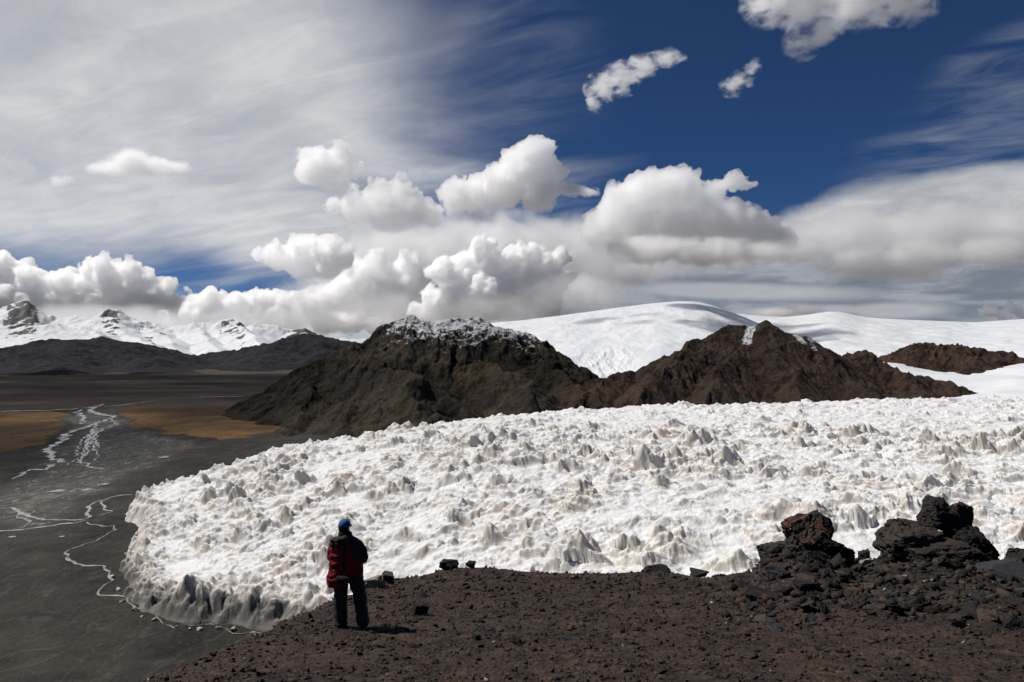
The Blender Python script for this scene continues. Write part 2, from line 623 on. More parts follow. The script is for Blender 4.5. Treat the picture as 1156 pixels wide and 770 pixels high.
az = np.radians(np.concatenate([np.linspace(-80, -40, 50)[:-1], np.linspace(-40, 42, 560), np.linspace(42, 80, 50)[1:]]))
ry = np.concatenate([np.geomspace(40, 900, 420)[:-1], np.geomspace(900, 90000, 160)])
A, Yg = np.meshgrid(az, ry)
Xg = np.tan(A) * Yg
wx = Xg + 14 * fbm(Xg / 60, Yg / 60, 4, 3)
wy = Yg + 22 * fbm(Xg / 70, Yg / 70, 4, 5)
turf = np.maximum(sstep(-12, 22, poly_sd(wx, wy, TURF_A)), sstep(-12, 22, poly_sd(wx, wy, TURF_B)))
bed = sstep(-14, 16, poly_sd(wx, wy, BED)) * .8
plain = sstep(900, 1250, wy + 160 * fbm(Xg / 300, Yg / 300, 3, 8))
zg = 1.5 * fbm(Xg / 90, Yg / 60, 4, 11) + .6 * fbm(Xg / 18, Yg / 14, 4, 12)
zg = zg * sstep(60, 150, Yg) * (1 - .7 * bed) * (1 - sstep(1500, 4000, Yg))
zg = zg + 1.6 * turf - .9 * bed
def ground_z(x, y): return 0
me = np_mesh('ground', np.stack([Xg, Yg, zg], -1).reshape(-1, 3), grid_faces(*Xg.shape))
add_attr(me, 'turf', turf); add_attr(me, 'bed', bed); add_attr(me, 'plain', plain)
ground = meta(link('valley_ground', me, mat_valley()), 'dark gravel valley floor with orange turf patches running to the distant hills', 'ground', kind='structure')

from mathutils.bvhtree import BVHTree
_gx, _gy = az, ry
def valley_z(x, y):
    """bilinear height of the valley sheet"""
    x = np.asarray(x, float); y = np.asarray(y, float)
    fa = np.interp(np.arctan2(x, y), az, np.arange(len(az)))
    fr = np.interp(y, ry, np.arange(len(ry)))
    i = np.clip(fr.astype(int), 0, len(ry) - 2); j = np.clip(fa.astype(int), 0, len(az) - 2)
    u, v = fa - j, fr - i
    return (zg[i, j] * (1 - u) + zg[i, j + 1] * u) * (1 - v) + (zg[i + 1, j] * (1 - u) + zg[i + 1, j + 1] * u) * v


# ------------------------------------------------------------------ streams of meltwater
def mat_water():
    m, t, out = new_mat('milky_meltwater')
    p = pos(t)
    n = t.noise(p, .25, 4, .6)
    c = t.mix(t.rng(n, .3, .7), (.19, .185, .17), (.31, .30, .28))
    c = t.mix(t.rng(t.noise(p, .35, 5, .7), .46, .60), c, (.06, .058, .05))
    nm = t.bump(t.noise(p, 1.2, 3, .6), .25, .1)
    principled(t, out, c, .22, nm, .6)
    return m


WATER = mat_water()
def stream(label, pix, wpx, seed):
    """a ribbon of water along a line of photo pixels on the valley floor; wpx = width in pixels"""
    pts = np.array([flat(*q) for q in pix])
    seg = np.hypot(*np.diff(pts, axis=0).T)
    s = np.r_[0, np.cumsum(seg)]
    n = max(24, int(s[-1] / 2.2))
    u = np.linspace(0, s[-1], n)
    x, y = np.interp(u, s, pts[:, 0]), np.interp(u, s, pts[:, 1])
    k = 3 + np.mean(y) * .006
    x = x + k * .45 * fbm(u / k / 3, u * 0 + seed, 4, seed)
    y = y + k * .9 * fbm(u / k / 3, u * 0 + seed + 9, 4, seed + 3)
    w = np.interp(np.linspace(0, 1, n), np.linspace(0, 1, len(wpx)), wpx) * y / F * .38
    w = w * np.clip(1 + .9 * fbm(u / k, u * 0 + 3, 3, seed + 5), .25, 2)
    # a stream on a plain seen at a grazing angle: the banks spread along the view as well
    tx, ty = np.gradient(x), np.gradient(y)
    L = np.hypot(tx, ty) + 1e-9
    nx, ny = -ty / L, tx / L
    graze = np.clip(y / ZC * .8, 1, 6)
    wid = w * np.sqrt(nx ** 2 + (ny * graze) ** 2)
    lx, ly, rx, ry_ = x + nx * wid, y + ny * wid, x - nx * wid, y - ny * wid
    zz = np.maximum(np.maximum(valley_z(lx, ly), valley_z(rx, ry_)), valley_z(x, y)) + .18
    co = np.stack([np.stack([rx, ry_, zz], -1), np.stack([lx, ly, zz], -1)], 1).reshape(-1, 3)
    i = np.arange(n - 1) * 2
    me = np_mesh('stream', co, np.stack([i, i + 2, i + 3, i + 1], -1))
    return meta(link('stream', me, WATER), label, 'stream', kind='structure')


stream('broad pale river channel crossing the far plain', [(-40, 467), (0, 465), (60, 463), (110, 460), (150, 457), (178, 453)], [2, 1.6, 1.4, .8], 1)
stream('thin far river glinting beside the dark hill foot', [(215, 450), (240, 449), (275, 449)], [.6, 1, .5], 2)
stream('thin pale line of water on the distant plain', [(140, 437), (190, 436), (250, 437)], [.3, .6, .3], 3)
stream('main meltwater channel between the two orange turf patches', [(118, 456), (104, 460), (102, 464), (112, 467), (130, 471), (118, 474), (102, 480), (88, 485), (74, 490), (72, 496), (62, 501), (55, 506), (57, 512), (60, 518), (72, 520), (57, 524), (50, 530), (34, 531), (24, 537), (16, 541)], [1.2, 2, 2.4, 2, 2.8, 3, 2.6, 2.2], 4)
stream('side channel through the grey river bed', [(96, 462), (84, 465), (95, 470), (92, 478), (118, 476), (142, 474)], [1, 1.5, 1], 5)
stream('fine braid down the middle of the grey river bed', [(112, 474), (104, 486), (98, 500), (97, 512), (88, 520), (104, 526), (118, 529)], [.8, 1.2, .8, 1.2], 6)
stream('meltwater channel looping out from the ice corner', [(148, 559), (128, 562), (108, 567), (97, 573), (103, 580), (99, 587), (80, 589), (55, 587), (36, 583), (20, 575), (8, 573), (-12, 576)], [1.4, 2.4, 2.6, 2, 2.6, 1.6], 7)
stream('long pale channel leaving the valley on the left', [(110, 584), (122, 580), (122, 574), (112, 569), (122, 564)], [1.4, 1.6, 1.2], 8)
stream('pale channel sweeping left below the loop', [(100, 588), (78, 592), (45, 595), (22, 598), (-12, 602)], [1.6, 2.2, 2.8, 2.4], 9)
stream('short channel joining two loops at the left edge', [(24, 576), (20, 582), (33, 588), (32, 594), (18, 597)], [1.4, 1.6, 1.2], 10)
stream('narrow stream winding along the foot of the ice front', [(98, 590), (118, 594), (131, 593), (130, 598), (116, 606), (98, 614), (80, 621), (75, 630), (85, 637), (106, 642), (122, 649), (126, 657), (117, 664), (116, 671), (135, 679), (152, 686), (172, 690), (184, 697), (197, 706)], [.8, 1.2, 1.4, 2.2, 2, 2, 1.6, .9], 11)
stream('last trickle running below the grey ice wall', [(208, 704), (232, 705), (262, 710), (300, 714), (345, 722)], [.8, 1.2, 1, .8], 12)
rgb = np.random.default_rng(33)
main = [(100, 463), (112, 470), (122, 478), (98, 484), (84, 492), (80, 504), (66, 514), (52, 524), (34, 532)]
for k in range(7):
    o_ = rgb.uniform(6, 50)
    i0 = int(rgb.integers(0, 4)); i1 = int(rgb.integers(6, 9))
    pts = [(x + o_ * (y - 455) / 60 + rgb.uniform(-5, 5), y + rgb.uniform(-1.5, 1.5)) for x, y in main[i0:i1]]
    stream('fine shallow thread of the braided river on the grey gravel', pts, [.4, rgb.uniform(.6, 1.1), .5], 50 + k)['group'] = 'threads of the braided river'
for k, (x, y, w) in enumerate([(65, 553, 7), (98, 552, 5), (118, 546, 4), (185, 516, 5), (70, 606, 3), (14, 608, 4)]):
    X, Yp = flat(x, y)
    a = np.linspace(0, 2 * np.pi, 40, endpoint=False)
    rr = w * Yp / F * (1 + .35 * fbm(np.cos(a) * 1.2 + k * 5, np.sin(a) * 1.2, 3, 40 + k))
    gz = np.clip(Yp / ZC, 1, 8) * .22
    co = np.stack([X + rr * np.cos(a), Yp + rr * np.sin(a) * gz, 0 * a], -1)
    co[:, 2] = valley_z(co[:, 0], co[:, 1]).max() + .15
    me = bpy.data.meshes.new('pond'); me.from_pydata(co.tolist(), [], [list(range(40))]); me.update()
    meta(link('pond', me, WATER), ['small pond west of the ice corner', 'middle pond on the dark gravel', 'tiny pond nearest the ice corner', 'pond below the right turf patch', 'small puddle beside the winding stream', 'puddle at the left edge below the channels'][k], 'pond', kind='structure')

# ------------------------------------------------------------------ the glacier: an ice sheet cut into fins
GL = [flat(*q) for q in [(140, 580), (157, 598), (147, 620), (134, 645), (135, 665), (146, 680), (187, 699), (242, 703), (311, 710)]]
GL += [(-30, 172), (10, 140), (50, 112), (110, 98), (330, 92), (1000, 92), (1500, 900), (900, 980), (600, 920), (300, 830), (120, 720), (10, 620), (-95, 530), (-160, 455), (-196, 402)]
gx = np.linspace(112, 1235, 1180)
gy = np.concatenate([np.arange(88, 260, .33), np.arange(260, 420, .5), np.arange(420, 680, 1.0)])
XX, YY = np.meshgrid(gx, gy)
XX = (XX - CX) / F * YY
d = poly_sd(XX + 3 * fbm(XX / 16, YY / 16, 3, 61), YY + 3 * fbm(XX / 16, YY / 16, 3, 62), GL)
ctrl = [(200, 535, 345), (270, 515, 365), (350, 495, 395), (430, 483, 420), (520, 470, 450), (600, 466, 470), (700, 460, 490), (850, 457, 510),
        (1000, 452, 530), (1156, 448, 550), (500, 640, 150), (600, 640, 148), (700, 645, 142), (900, 640, 138), (1100, 640, 135), (700, 550, 228),
        (950, 550, 230), (300, 620, 232), (420, 570, 230), (1150, 540, 240), (180, 600, 285), (420, 630, 178), (450, 520, 310)]
cp = np.array([P(*c) for c in ctrl])
cp[:, 2] -= .6
def tps(px, py, cp):
    """smooth surface through the control points (thin plate)"""
    u, v = cp[:, 0] / 100, cp[:, 1] / 100
    U = lambda r2: np.where(r2 > 0, r2 * np.log(r2 + 1e-12), 0)
    n = len(cp)
    K = U((u[:, None] - u) ** 2 + (v[:, None] - v) ** 2) + .02 * np.eye(n)
    Pm = np.stack([np.ones(n), u, v], -1)
    M = np.block([[K, Pm], [Pm.T, np.zeros((3, 3))]])
    w = np.linalg.solve(M, np.r_[cp[:, 2], 0, 0, 0])
    x, y = px / 100, py / 100
    r = w[n] + w[n + 1] * x + w[n + 2] * y
    for i in range(n): r = r + w[i] * U((x - u[i]) ** 2 + (y - v[i]) ** 2)
    return r
zs = np.clip(tps(XX, YY, cp), 6, 75)
# past the brow the ice falls away to the back
yb = tab((XX / YY) * F + CX, [(c[0], c[2]) for c in ctrl[:10]])
zs = zs - .25 * np.maximum(YY - yb - 12, 0)
zs = np.maximum(zs, 2)
front = sstep(330, 200, YY) * sstep(60, -20, XX)
wall = np.where(d > 0, (6.4 + 2.6 * fbm(XX / 25, YY / 25, 3, 63)) * sstep(-.5, 7.5, d) + .36 * np.maximum(d - 2, 0), 0)
k = 5.
base = -np.logaddexp(-zs / k, -wall / k) * k + .0
base = np.where(d > 0, base, 0)
# fins
wx = XX + 1.5 * fbm(XX / 10, YY / 10, 2, 70)
wy = YY + 1.5 * fbm(XX / 10, YY / 10, 2, 71)
ca, sa = math.cos(-.42), math.sin(-.42)
ux, uy = wx * ca + wy * sa, -wx * sa + wy * ca
def crease(x, y, seed, oct=3):
    """sharp-edged ridges: 1 - |noise| without rounding the tops"""
    r, a, t = 0., 1., 0.
    for o in range(oct):
        r = r + a * np.clip(1 - 2.1 * np.abs(vn2(x, y, seed + o * 7)), 0, 1); t += a
        a *= .5; x, y = x * 2.1 + 4, y * 2.1 - 2
    return r / t
f1, rv = pyramids(ux / 9.6, uy / 5.8, 72)
s1 = np.clip(1 - f1 * 1.25, 0, 1) * (.2 + 1.0 * rv ** 2)
g1, rw = pyramids(ux / 4.6 + 7.7, uy / 2.9, 75, turn=.8)
s2 = np.clip(1 - g1 * 1.3, 0, 1) * (.15 + .95 * rw)
s3 = crease(ux / 7.5, uy / 3.6, 78)
s5 = crease(wx / 3.1 + 3, wy / 4.4, 178, 2)
s4 = crease(XX / 1.25, YY / 1.25, 79, 2)
patch = .45 + .45 * sstep(-.35, .5, fbm(XX / 48, YY / 48, 3, 80)) + .55 * sstep(.0, .4, fbm(XX / 75 + YY / 160, YY / 17 - XX / 120, 3, 81))
amp = sstep(0, 9, d) * (.85 + .15 * sstep(200, 330, YY))
edge = sstep(.1, 2.5, d)
tall = s1 * (.84 + .22 * s5)
far = (1 - .42 * sstep(300, 440, YY)) * (.5 + .5 * sstep(8, 30, d))
hz = far * amp * patch * (5.6 * tall + 2.5 * s2 * (.85 + .2 * s5) + .9 * s3 + .25 * s5) + edge * .20 * s4 * (.4 + s1)
hz = hz + edge * sstep(20, 5, d) * (.5 * s5 + 3.2 * s2 + 1.3 * s1 + .6 * s3)
zz = np.where(d > 0, base + hz - 1.4 * amp, -2)
co = np.stack([XX - .25 * np.maximum(hz - .8, 0) * amp, YY - .16 * np.maximum(hz - .8, 0) * amp, zz], -1)
keep = d > -3
F4 = grid_faces(*XX.shape)
kf = keep.ravel()[F4].any(1)
F4 = F4[kf]
used = np.unique(F4)
remap = np.full(XX.size, -1); remap[used] = np.arange(len(used))
me = np_mesh('glacier', co.reshape(-1, 3)[used], remap[F4])
margin = sstep(16, 3, d) * sstep(420, 300, YY)
grit = sstep(17, .5, d) * .86 * sstep(330, 240, YY) * sstep(16, 3, zz) + sstep(1.6, .2, d) * .35
add_attr(me, 'margin', margin.ravel()[used]); add_attr(me, 'grit', grit.ravel()[used])
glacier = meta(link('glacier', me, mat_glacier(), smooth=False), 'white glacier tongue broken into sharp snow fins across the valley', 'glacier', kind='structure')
sil = (HY - (zz - ZC) / YY * F); sil = np.where(keep, sil, 9e9).min(0)
print('GLACIER verts', len(used), 'silhouette', [(int(c), int(sil[np.argmin(abs(gx - c))])) for c in (140, 160, 200, 270, 350, 430, 520, 600, 700, 850, 1000, 1150)])


# ------------------------------------------------------------------ hills: ridge lines with flanks
def tents(X, Y, ridges):
    z = np.full(X.shape, -1e9)
    for pts, sl, pw in ridges:
        p3 = [P(*q) for q in pts]
        for (x1, y1, z1), (x2, y2, z2) in zip(p3[:-1], p3[1:]):
            ex, ey = x2 - x1, y2 - y1
            u = np.clip(((X - x1) * ex + (Y - y1) * ey) / (ex * ex + ey * ey + 1e-9), 0, 1)
            dd = np.hypot(X - x1 - u * ex, Y - y1 - u * ey)
            z = np.maximum(z, z1 + (z2 - z1) * u - sl * dd ** pw)
    return z


def hill(name, label, x0, x1, y0, y1, nx, ny, ridges, warp, amp, scale, mat, seed, snow=None, floor=-4., crag=1., cat='hill', post=None):
    cx = np.linspace(x0, x1, nx)
    cy = np.geomspace(y0, y1, ny)
    XX, YY = np.meshgrid(cx, cy)
    XX = (XX - CX) / F * YY
    qx = XX + warp * fbm(XX / scale, YY / scale, 4, seed)
    qy = YY + warp * fbm(XX / scale, YY / scale, 4, seed + 1)
    z = tents(qx, qy, ridges)
    rel = np.clip(z / (z.max() * .5), 0, 1)
    e = ridged(qx / scale, qy / scale, 6, seed + 2, .55) - .55
    ll = sstep(-.25, .35, fbm(XX / scale * .8, YY / scale * .8, 3, seed + 9))      # craggy parts against smooth scree
    z = z + amp * rel * e * 1.3 + crag * amp * rel * (.15 + .75 * ll) * (ridged(XX / scale * 4.5, YY / scale * 4.5, 5, seed + 3) - .5)
    gu = ridged(XX / scale * 3.2 + .5 * fbm(XX / scale, YY / scale, 3, seed + 5), YY / scale * .75, 4, seed + 6)
    z = z - amp * .8 * sstep(.02, .3, rel) * sstep(1.02, .6, z / z.max()) * (gu - .3)
    z = np.maximum(z, floor)
    if post is not None: z = post(XX, YY, z)
    me = np_mesh(name, np.stack([XX, YY, z], -1).reshape(-1, 3), grid_faces(*XX.shape))
    sn = snow(XX, YY, z) if snow else np.full(XX.shape, -2.)
    add_attr(me, 'snow', sn)
    o = meta(link(name, me, mat), label, cat, kind='structure')
    row = (HY - (z - ZC) / YY * F).min(0)
    print(name, [(int(c), int(row[np.argmin(abs(cx - c))])) for c in np.linspace(x0, x1, 12)])
    return o


HILL_A = mat_rock_hill('dark_hill_rock', (.023, .020, .017), (.050, .036, .024), (.037, .034, .022), 1.)
HILL_B = mat_rock_hill('brown_hill_rock', (.030, .022, .018), (.060, .037, .028), (.041, .033, .023), 1.)
ra = [
    ([(248, 500, 800), (300, 460, 850), (350, 420, 920), (400, 388, 980), (440, 366, 1040), (462, 356, 1060), (480, 361, 1060), (500, 364, 1070), (520, 360, 1080), (540, 360, 1080), (556, 362, 1080), (580, 372, 1070), (602, 384, 1060), (612, 402, 1050), (640, 405, 1020), (656, 416, 1000), (664, 428, 990), (690, 450, 960)], .55, 1),
    ([(420, 400, 930), (444, 408, 850), (470, 425, 760), (480, 452, 690), (470, 480, 640)], .62, 1),
    ([(350, 430, 880), (345, 462, 780), (320, 488, 700)], .6, 1),
    ([(540, 400, 960), (570, 418, 880), (590, 425, 830), (600, 445, 740), (590, 470, 680)], .6, 1),
    ([(610, 404, 1000), (640, 430, 900), (670, 445, 800), (680, 470, 700)], .6, 1),
    ([(400, 398, 960), (395, 440, 820), (390, 478, 690)], .6, 1),
]
hill('rocky_hill', 'dark rocky hill with a snow dusted top behind the glacier on the left', 215, 760, 560, 1500, 800, 520, ra, 20, 10, 95, HILL_A, 110,
     snow=lambda X, Y, z: sstep(74, 118, z + 14 * fbm(X / 40, Y / 40, 3, 5)) * sstep(-215, -160, X) * .60 - .06)
rb = [
    ([(560, 478, 860), (600, 462, 860), (640, 440, 880), (700, 420, 900), (760, 394, 930), (800, 376, 950), (822, 366, 960), (832, 367, 960), (845, 370, 960), (868, 359, 960), (884, 368, 960), (900, 379, 965), (925, 391, 970), (960, 398, 970), (978, 397, 960), (992, 404, 950), (1020, 416, 930), (1060, 428, 900), (1110, 442, 860), (1150, 455, 830), (1190, 470, 810)], .62, 1),
    ([(845, 372, 950), (830, 400, 880), (800, 430, 790), (790, 470, 700)], .66, 1),
    ([(868, 362, 955), (880, 395, 880), (900, 425, 800), (905, 470, 690)], .68, 1),
    ([(925, 392, 960), (960, 420, 860), (985, 445, 760), (990, 470, 700)], .64, 1),
    ([(780, 388, 930), (745, 420, 830), (720, 450, 740), (700, 480, 680)], .64, 1),
    ([(700, 421, 890), (660, 445, 800), (640, 470, 720)], .6, 1),
    ([(1010, 413, 930), (1040, 440, 820), (1060, 465, 720)], .6, 1),
]
def peak_snow(X, Y, z):
    """snow lying in the gullies either side of the summit"""
    col, row = X / Y * F + CX, HY - (z - ZC) / Y * F
    g = np.maximum.reduce([sstep(9, 3, abs(col - 846 + .35 * (row - 376))) * sstep(396, 384, row), sstep(7, 2, abs(col - 893 - .9 * (row - 372))) * sstep(398, 388, row) * .9,
                           sstep(5, 2, abs(col - 915 - .5 * (row - 384))) * sstep(402, 394, row) * .8, .35 * sstep(380, 366, row)])
    return g * .8 - .2


hill('rocky_peak', 'brown pyramid shaped rocky peak standing behind the middle of the glacier', 540, 1200, 600, 1300, 900, 500, rb, 8, 9.5, 80, HILL_B, 140,
     snow=peak_snow, crag=.85)
rc = [([(1022, 397, 1310), (1030, 391, 1300), (1040, 388, 1285), (1050, 390, 1270), (1080, 391, 1240), (1115, 395, 1210), (1156, 403, 1170), (1230, 415, 1120)], .42, 1),
      ([(1080, 392, 1240), (1110, 408, 1150), (1156, 432, 1040), (1200, 444, 1000)], .42, 1)]
hill('rock_island', 'dark low rock island in the snowfield at the right edge', 985, 1280, 900, 1600, 340, 280, rc, 18, 12, 80, HILL_B, 170, cat='hill',
     post=lambda X, Y, z: z)

# ------------------------------------------------------------------ snow caps
SNOW = mat_snow('ice_cap_snow', 1.)
def snow_sheet(name, label, x0, x1, sil, front, Yf, Ys, nx, ny, pw, mat, seed, bumps=0, rock=None, back=1.5, cat='ice cap', extra=None):
    cx = np.linspace(x0, x1, nx)
    t = np.concatenate([np.linspace(0, 1, ny), 1 + np.linspace(0, 1, 20)[1:]])
    CXg, T = np.meshgrid(cx, t)
    yf, ysil = stab(CXg, front, 20), stab(CXg, sil, 7)
    Y0, Y1 = stab(CXg, Yf, 40), stab(CXg, Ys, 60)
    tt = np.clip(T, 0, 1)
    Y = Y0 * (Y1 / Y0) ** tt * np.where(T > 1, 1 + (back - 1) * (T - 1), 1)
    yy = yf + (ysil - yf) * (1 - (1 - tt) ** pw)
    z = ZC + (HY - yy) / F * Y
    zr = ZC + (HY - ysil) / F * Y1
    z = np.where(T > 1, zr - (zr + 20) * (T - 1) ** 1.5, z)
    X = (CXg - CX) / F * Y
    if bumps:
        z = z + bumps * fbm(X / (bumps * 14), Y / (bumps * 22), 4, seed) * np.minimum(tt * 4, 1) * np.clip((1.02 - tt) * 6, 0, 1)
    if extra is not None: z = z + extra(X, Y, CXg, tt)
    me = np_mesh(name, np.stack([X, Y, z], -1).reshape(-1, 3), grid_faces(*X.shape))
    add_attr(me, 'rock', rock(X, Y, CXg, yy) if rock else np.full(X.shape, -2.))
    return meta(link(name, me, mat), label, cat, kind='structure')


def tongue(X, Y, cx, t):
    """crevassed steps where the dome spills between the two hills"""
    w = sstep(590, 630, cx) * sstep(735, 690, cx) * sstep(.42, .12, t)
    return w * (9 * (ridged(X / 34, Y / 90, 4, 211) - .6) - 16 * sstep(.2, .0, t) + 4 * ridged(X / 9, Y / 40, 3, 214))


snow_sheet('ice_cap', 'smooth white ice cap dome rising behind the two dark hills', 500, 900,
           [(500, 372), (560, 364), (585, 362), (610, 359), (650, 354), (700, 347), (740, 342), (765, 340), (782, 340), (795, 342), (812, 347), (830, 354), (850, 362), (900, 384)],
           [(500, 460), (600, 440), (650, 430), (690, 427), (740, 415), (800, 420), (900, 430)],
           [(500, 1350), (900, 1250)], [(500, 2300), (780, 2500), (900, 2200)], 420, 220, 1.5, SNOW, 200, 6, extra=tongue)
snow_sheet('ice_field', 'broad snowfield sloping down on the right behind the brown peak', 780, 1420,
           [(780, 362), (820, 353), (850, 356), (890, 358), (920, 354), (940, 351), (955, 353), (975, 358), (1000, 360), (1050, 362), (1100, 364), (1156, 360), (1300, 352), (1420, 350)],
           [(780, 420), (900, 430), (1000, 425), (1060, 455), (1110, 474), (1156, 476), (1420, 478)],
           [(780, 1350), (950, 1200), (1050, 900), (1110, 620), (1156, 560), (1420, 560)], [(780, 3000), (1420, 3200)], 420, 240, 1.7, SNOW, 230, 7)

# ------------------------------------------------------------------ distant range on the left
FAR_SNOW = mat_snow('far_range_snow', .5, .3)
far = [
    ([(-160, 360), (-60, 358), (0, 353), (15, 349), (28, 346), (36, 351), (49, 364), (54, 361), (60, 365), (70, 363), (103, 365), (113, 360), (123, 353), (135, 356), (150, 364), (160, 368), (191, 372), (226, 369), (246, 370), (261, 364), (271, 373), (290, 370), (320, 375), (345, 374), (370, 383), (400, 386), (470, 392)], 9500, .75),
]
rf = [([(x, y - 5 - 2 * (y < 366), 9500) for x, y in far[0][0]], .72, 1),
      ([(-120, 372, 7800), (0, 376, 7600), (30, 369, 7600), (60, 367, 7700), (95, 367, 7800), (112, 375, 7600), (125, 388, 7000)], .30, 1),
      ([(123, 354, 9450), (135, 372, 8300), (170, 388, 7000), (215, 408, 6000)], .34, 1),
      ([(226, 370, 9400), (235, 384, 8000), (245, 396, 7000)], .36, 1),
      ([(261, 365, 9400), (285, 378, 8200), (300, 390, 7200)], .4, 1),
      ([(345, 375, 9300), (330, 384, 8000)], .45, 1),
      ([(160, 368, 9450), (190, 382, 8000), (205, 398, 6800)], .3, 1)]
cx = np.linspace(-170, 480, 520); cy = np.geomspace(5600, 11500, 320)
XX, YY = np.meshgrid(cx, cy); XX = (XX - CX) / F * YY
qx = XX + 50 * fbm(XX / 400, YY / 400, 4, 301); qy = YY + 50 * fbm(XX / 400, YY / 400, 4, 302)
z = tents(qx, qy, rf)
z = np.maximum(z + 60 * (ridged(qx / 900, qy / 900, 5, 303) - .6) + 45 * (ridged(XX / 260, YY / 260, 4, 305) - .55) * sstep(100, 450, z), -60)
gyy, gxx = np.gradient(z)
sl = np.hypot(gxx / np.gradient(XX, axis=1), gyy / np.gradient(YY, axis=0))
me = np_mesh('snow_range', np.stack([XX, YY, z], -1).reshape(-1, 3), grid_faces(*XX.shape))
pxx = XX / YY * F + CX
craggy = np.maximum.reduce([.6 * sstep(32, 8, abs(pxx - 24)), .6 * sstep(20, 4, abs(pxx - 124)), .5 * sstep(26, 6, abs(pxx - 262)), .8 * sstep(40, 10, abs(pxx - 348)), .35 * sstep(40, 10, abs(pxx - 175))])
add_attr(me, 'rock', sstep(.3, .7, sl) * .5 * craggy + craggy * .27 + sstep(.3, .65, sl) * .26)
meta(link('snow_range', me, FAR_SNOW), 'distant range of white snow peaks along the left horizon', 'mountains', kind='structure')

FARH = mat_rock_hill('far_hill_rock', (.019, .020, .025), (.026, .025, .028), (.022, .022, .024), .12)  # bluish rock tone stands in for the haze of distance
def far_hill(name, label, pts, Yr, y0, seed, x0, x1, spurs):
    rr = [([(x, y, Yr) for x, y in pts], .22, 1)] + spurs
    return hill(name, label, x0, x1, y0, Yr * 1.5, 420, 200, rr, 110, 36, 480, FARH, seed, floor=-30, crag=.7)


far_hill('far_hill', 'dark bare hill below the snow at the far left', [(-170, 402), (-60, 404), (0, 401), (47, 397), (57, 383), (80, 381), (90, 384), (118, 382), (137, 384), (147, 386), (166, 393), (194, 402), (211, 410), (240, 420), (290, 428)], 5200, 2000, 320, -180, 340,
         [([(80, 383, 5000), (70, 398, 3900), (60, 412, 2900)], .2, 1), ([(137, 386, 5000), (160, 402, 4000), (185, 416, 3000)], .2, 1), ([(0, 402, 5000), (-20, 412, 3600)], .16, 1)])
far_hill('far_ridge', 'dark rocky ridge between the far snow and the near hill', [(200, 424), (225, 410), (236, 405), (249, 403), (253, 395), (262, 393), (277, 394), (296, 388), (311, 386), (322, 385), (332, 386), (340, 380), (352, 377), (362, 383), (372, 387), (420, 396), (500, 410)], 5800, 2300, 340, 190, 520,
         [([(311, 388, 5600), (300, 402, 4500), (290, 414, 3400)], .2, 1), ([(352, 379, 5700), (380, 400, 4600)], .22, 1), ([(253, 397, 5600), (262, 410, 4400)], .2, 1)])
# ------------------------------------------------------------------ near hillside the viewer stands on
CREST = [(-400, 1500), (0, 905), (100, 800), (150, 772), (200, 754), (260, 728), (330, 697), (380, 673), (430, 656), (500, 640), (540, 637), (570, 640), (620, 643), (690, 645), (745, 641), (800, 649), (845, 643), (872, 624), (892, 615), (930, 615), (952, 627), (975, 634), (1000, 624), (1030, 621), (1100, 622), (1122, 630), (1156, 632), (1300, 640), (1700, 650)]
CR_Y = [(-400, 2), (0, 4.3), (100, 6.4), (170, 8), (260, 10), (330, 13), (395, 18.5), (440, 25), (500, 31), (650, 32), (800, 27), (860, 23.5), (1156, 23), (1700, 23)]


def hill_z(X, Y, rough=True):
    X = np.asarray(X, float); Y = np.asarray(Y, float)
    Ys = np.maximum(Y, 3.0)
    x = CX + F * X / Ys
    Yc = tab(x, CR_Y)
    s = (tab(x, CREST) - HY) / F
    a = s - 1.6 / Yc
    # keep the slope under the viewer even, let it follow the crest further out
    w = sstep(.45, 1, Y / Yc)
    a = .25 * (1 - w) + a * w
    base = -1.6 - a * Y
    e = Y - Yc * 1.06
    r = .05 * Yc
    drop = .5 * (np.sqrt(e * e + r * r) + e) * .78
    z = ZC + base - drop
    if rough:
        far = np.clip(Y / 12, .6, 3)
        z = z + .10 * fbm(X / 1.9, Y / 1.9, 4, 401) * np.minimum(far, 1.5) + .05 * ridged(X / .55, Y / .55, 4, 402)
        z = z + .16 * sstep(800, 930, x) * sstep(14, 20, Y) * fbm(X / 1.1, Y / 1.1, 4, 403)
    return z


aa = np.radians(np.concatenate([np.linspace(-74, -34, 90)[:-1], np.linspace(-34, 34, 700), np.linspace(34, 74, 90)[1:]]))
rr = np.concatenate([np.geomspace(4.5, 44, 520)[:-1], np.geomspace(44, 190, 60)])
A, RR = np.meshgrid(aa, rr)
Xh, Yh = np.tan(A) * RR, RR - 4.0
zh = np.maximum(hill_z(Xh, Yh), -6)
me = np_mesh('hillside', np.stack([Xh, Yh, zh], -1).reshape(-1, 3), grid_faces(*Xh.shape))
xs = CX + F * Xh / np.maximum(Yh, 1)
add_attr(me, 'rubble', sstep(790, 960, xs + 60 * fbm(Xh / 2, Yh / 2, 3, 410)) * sstep(12.5, 15.5, Yh + fbm(Xh / 1.5, Yh / 1.5, 3, 411)) * .9)
hillside = meta(link('hillside', me, mat_scree()), 'brown stony hillside in the foreground sloping down to the glacier', 'hillside', kind='structure')


# ------------------------------------------------------------------ stones
def hull(pts, name='stone'):
    bm = bmesh.new()
    for p in pts: bm.verts.new(p)
    r = bmesh.ops.convex_hull(bm, input=bm.verts)
    junk = [g for g in r['geom_interior'] + r['geom_unused'] if isinstance(g, bmesh.types.BMVert)]
    bmesh.ops.delete(bm, geom=list(set(junk)), context='VERTS')
    bmesh.ops.recalc_face_normals(bm, faces=bm.faces)
    return bm


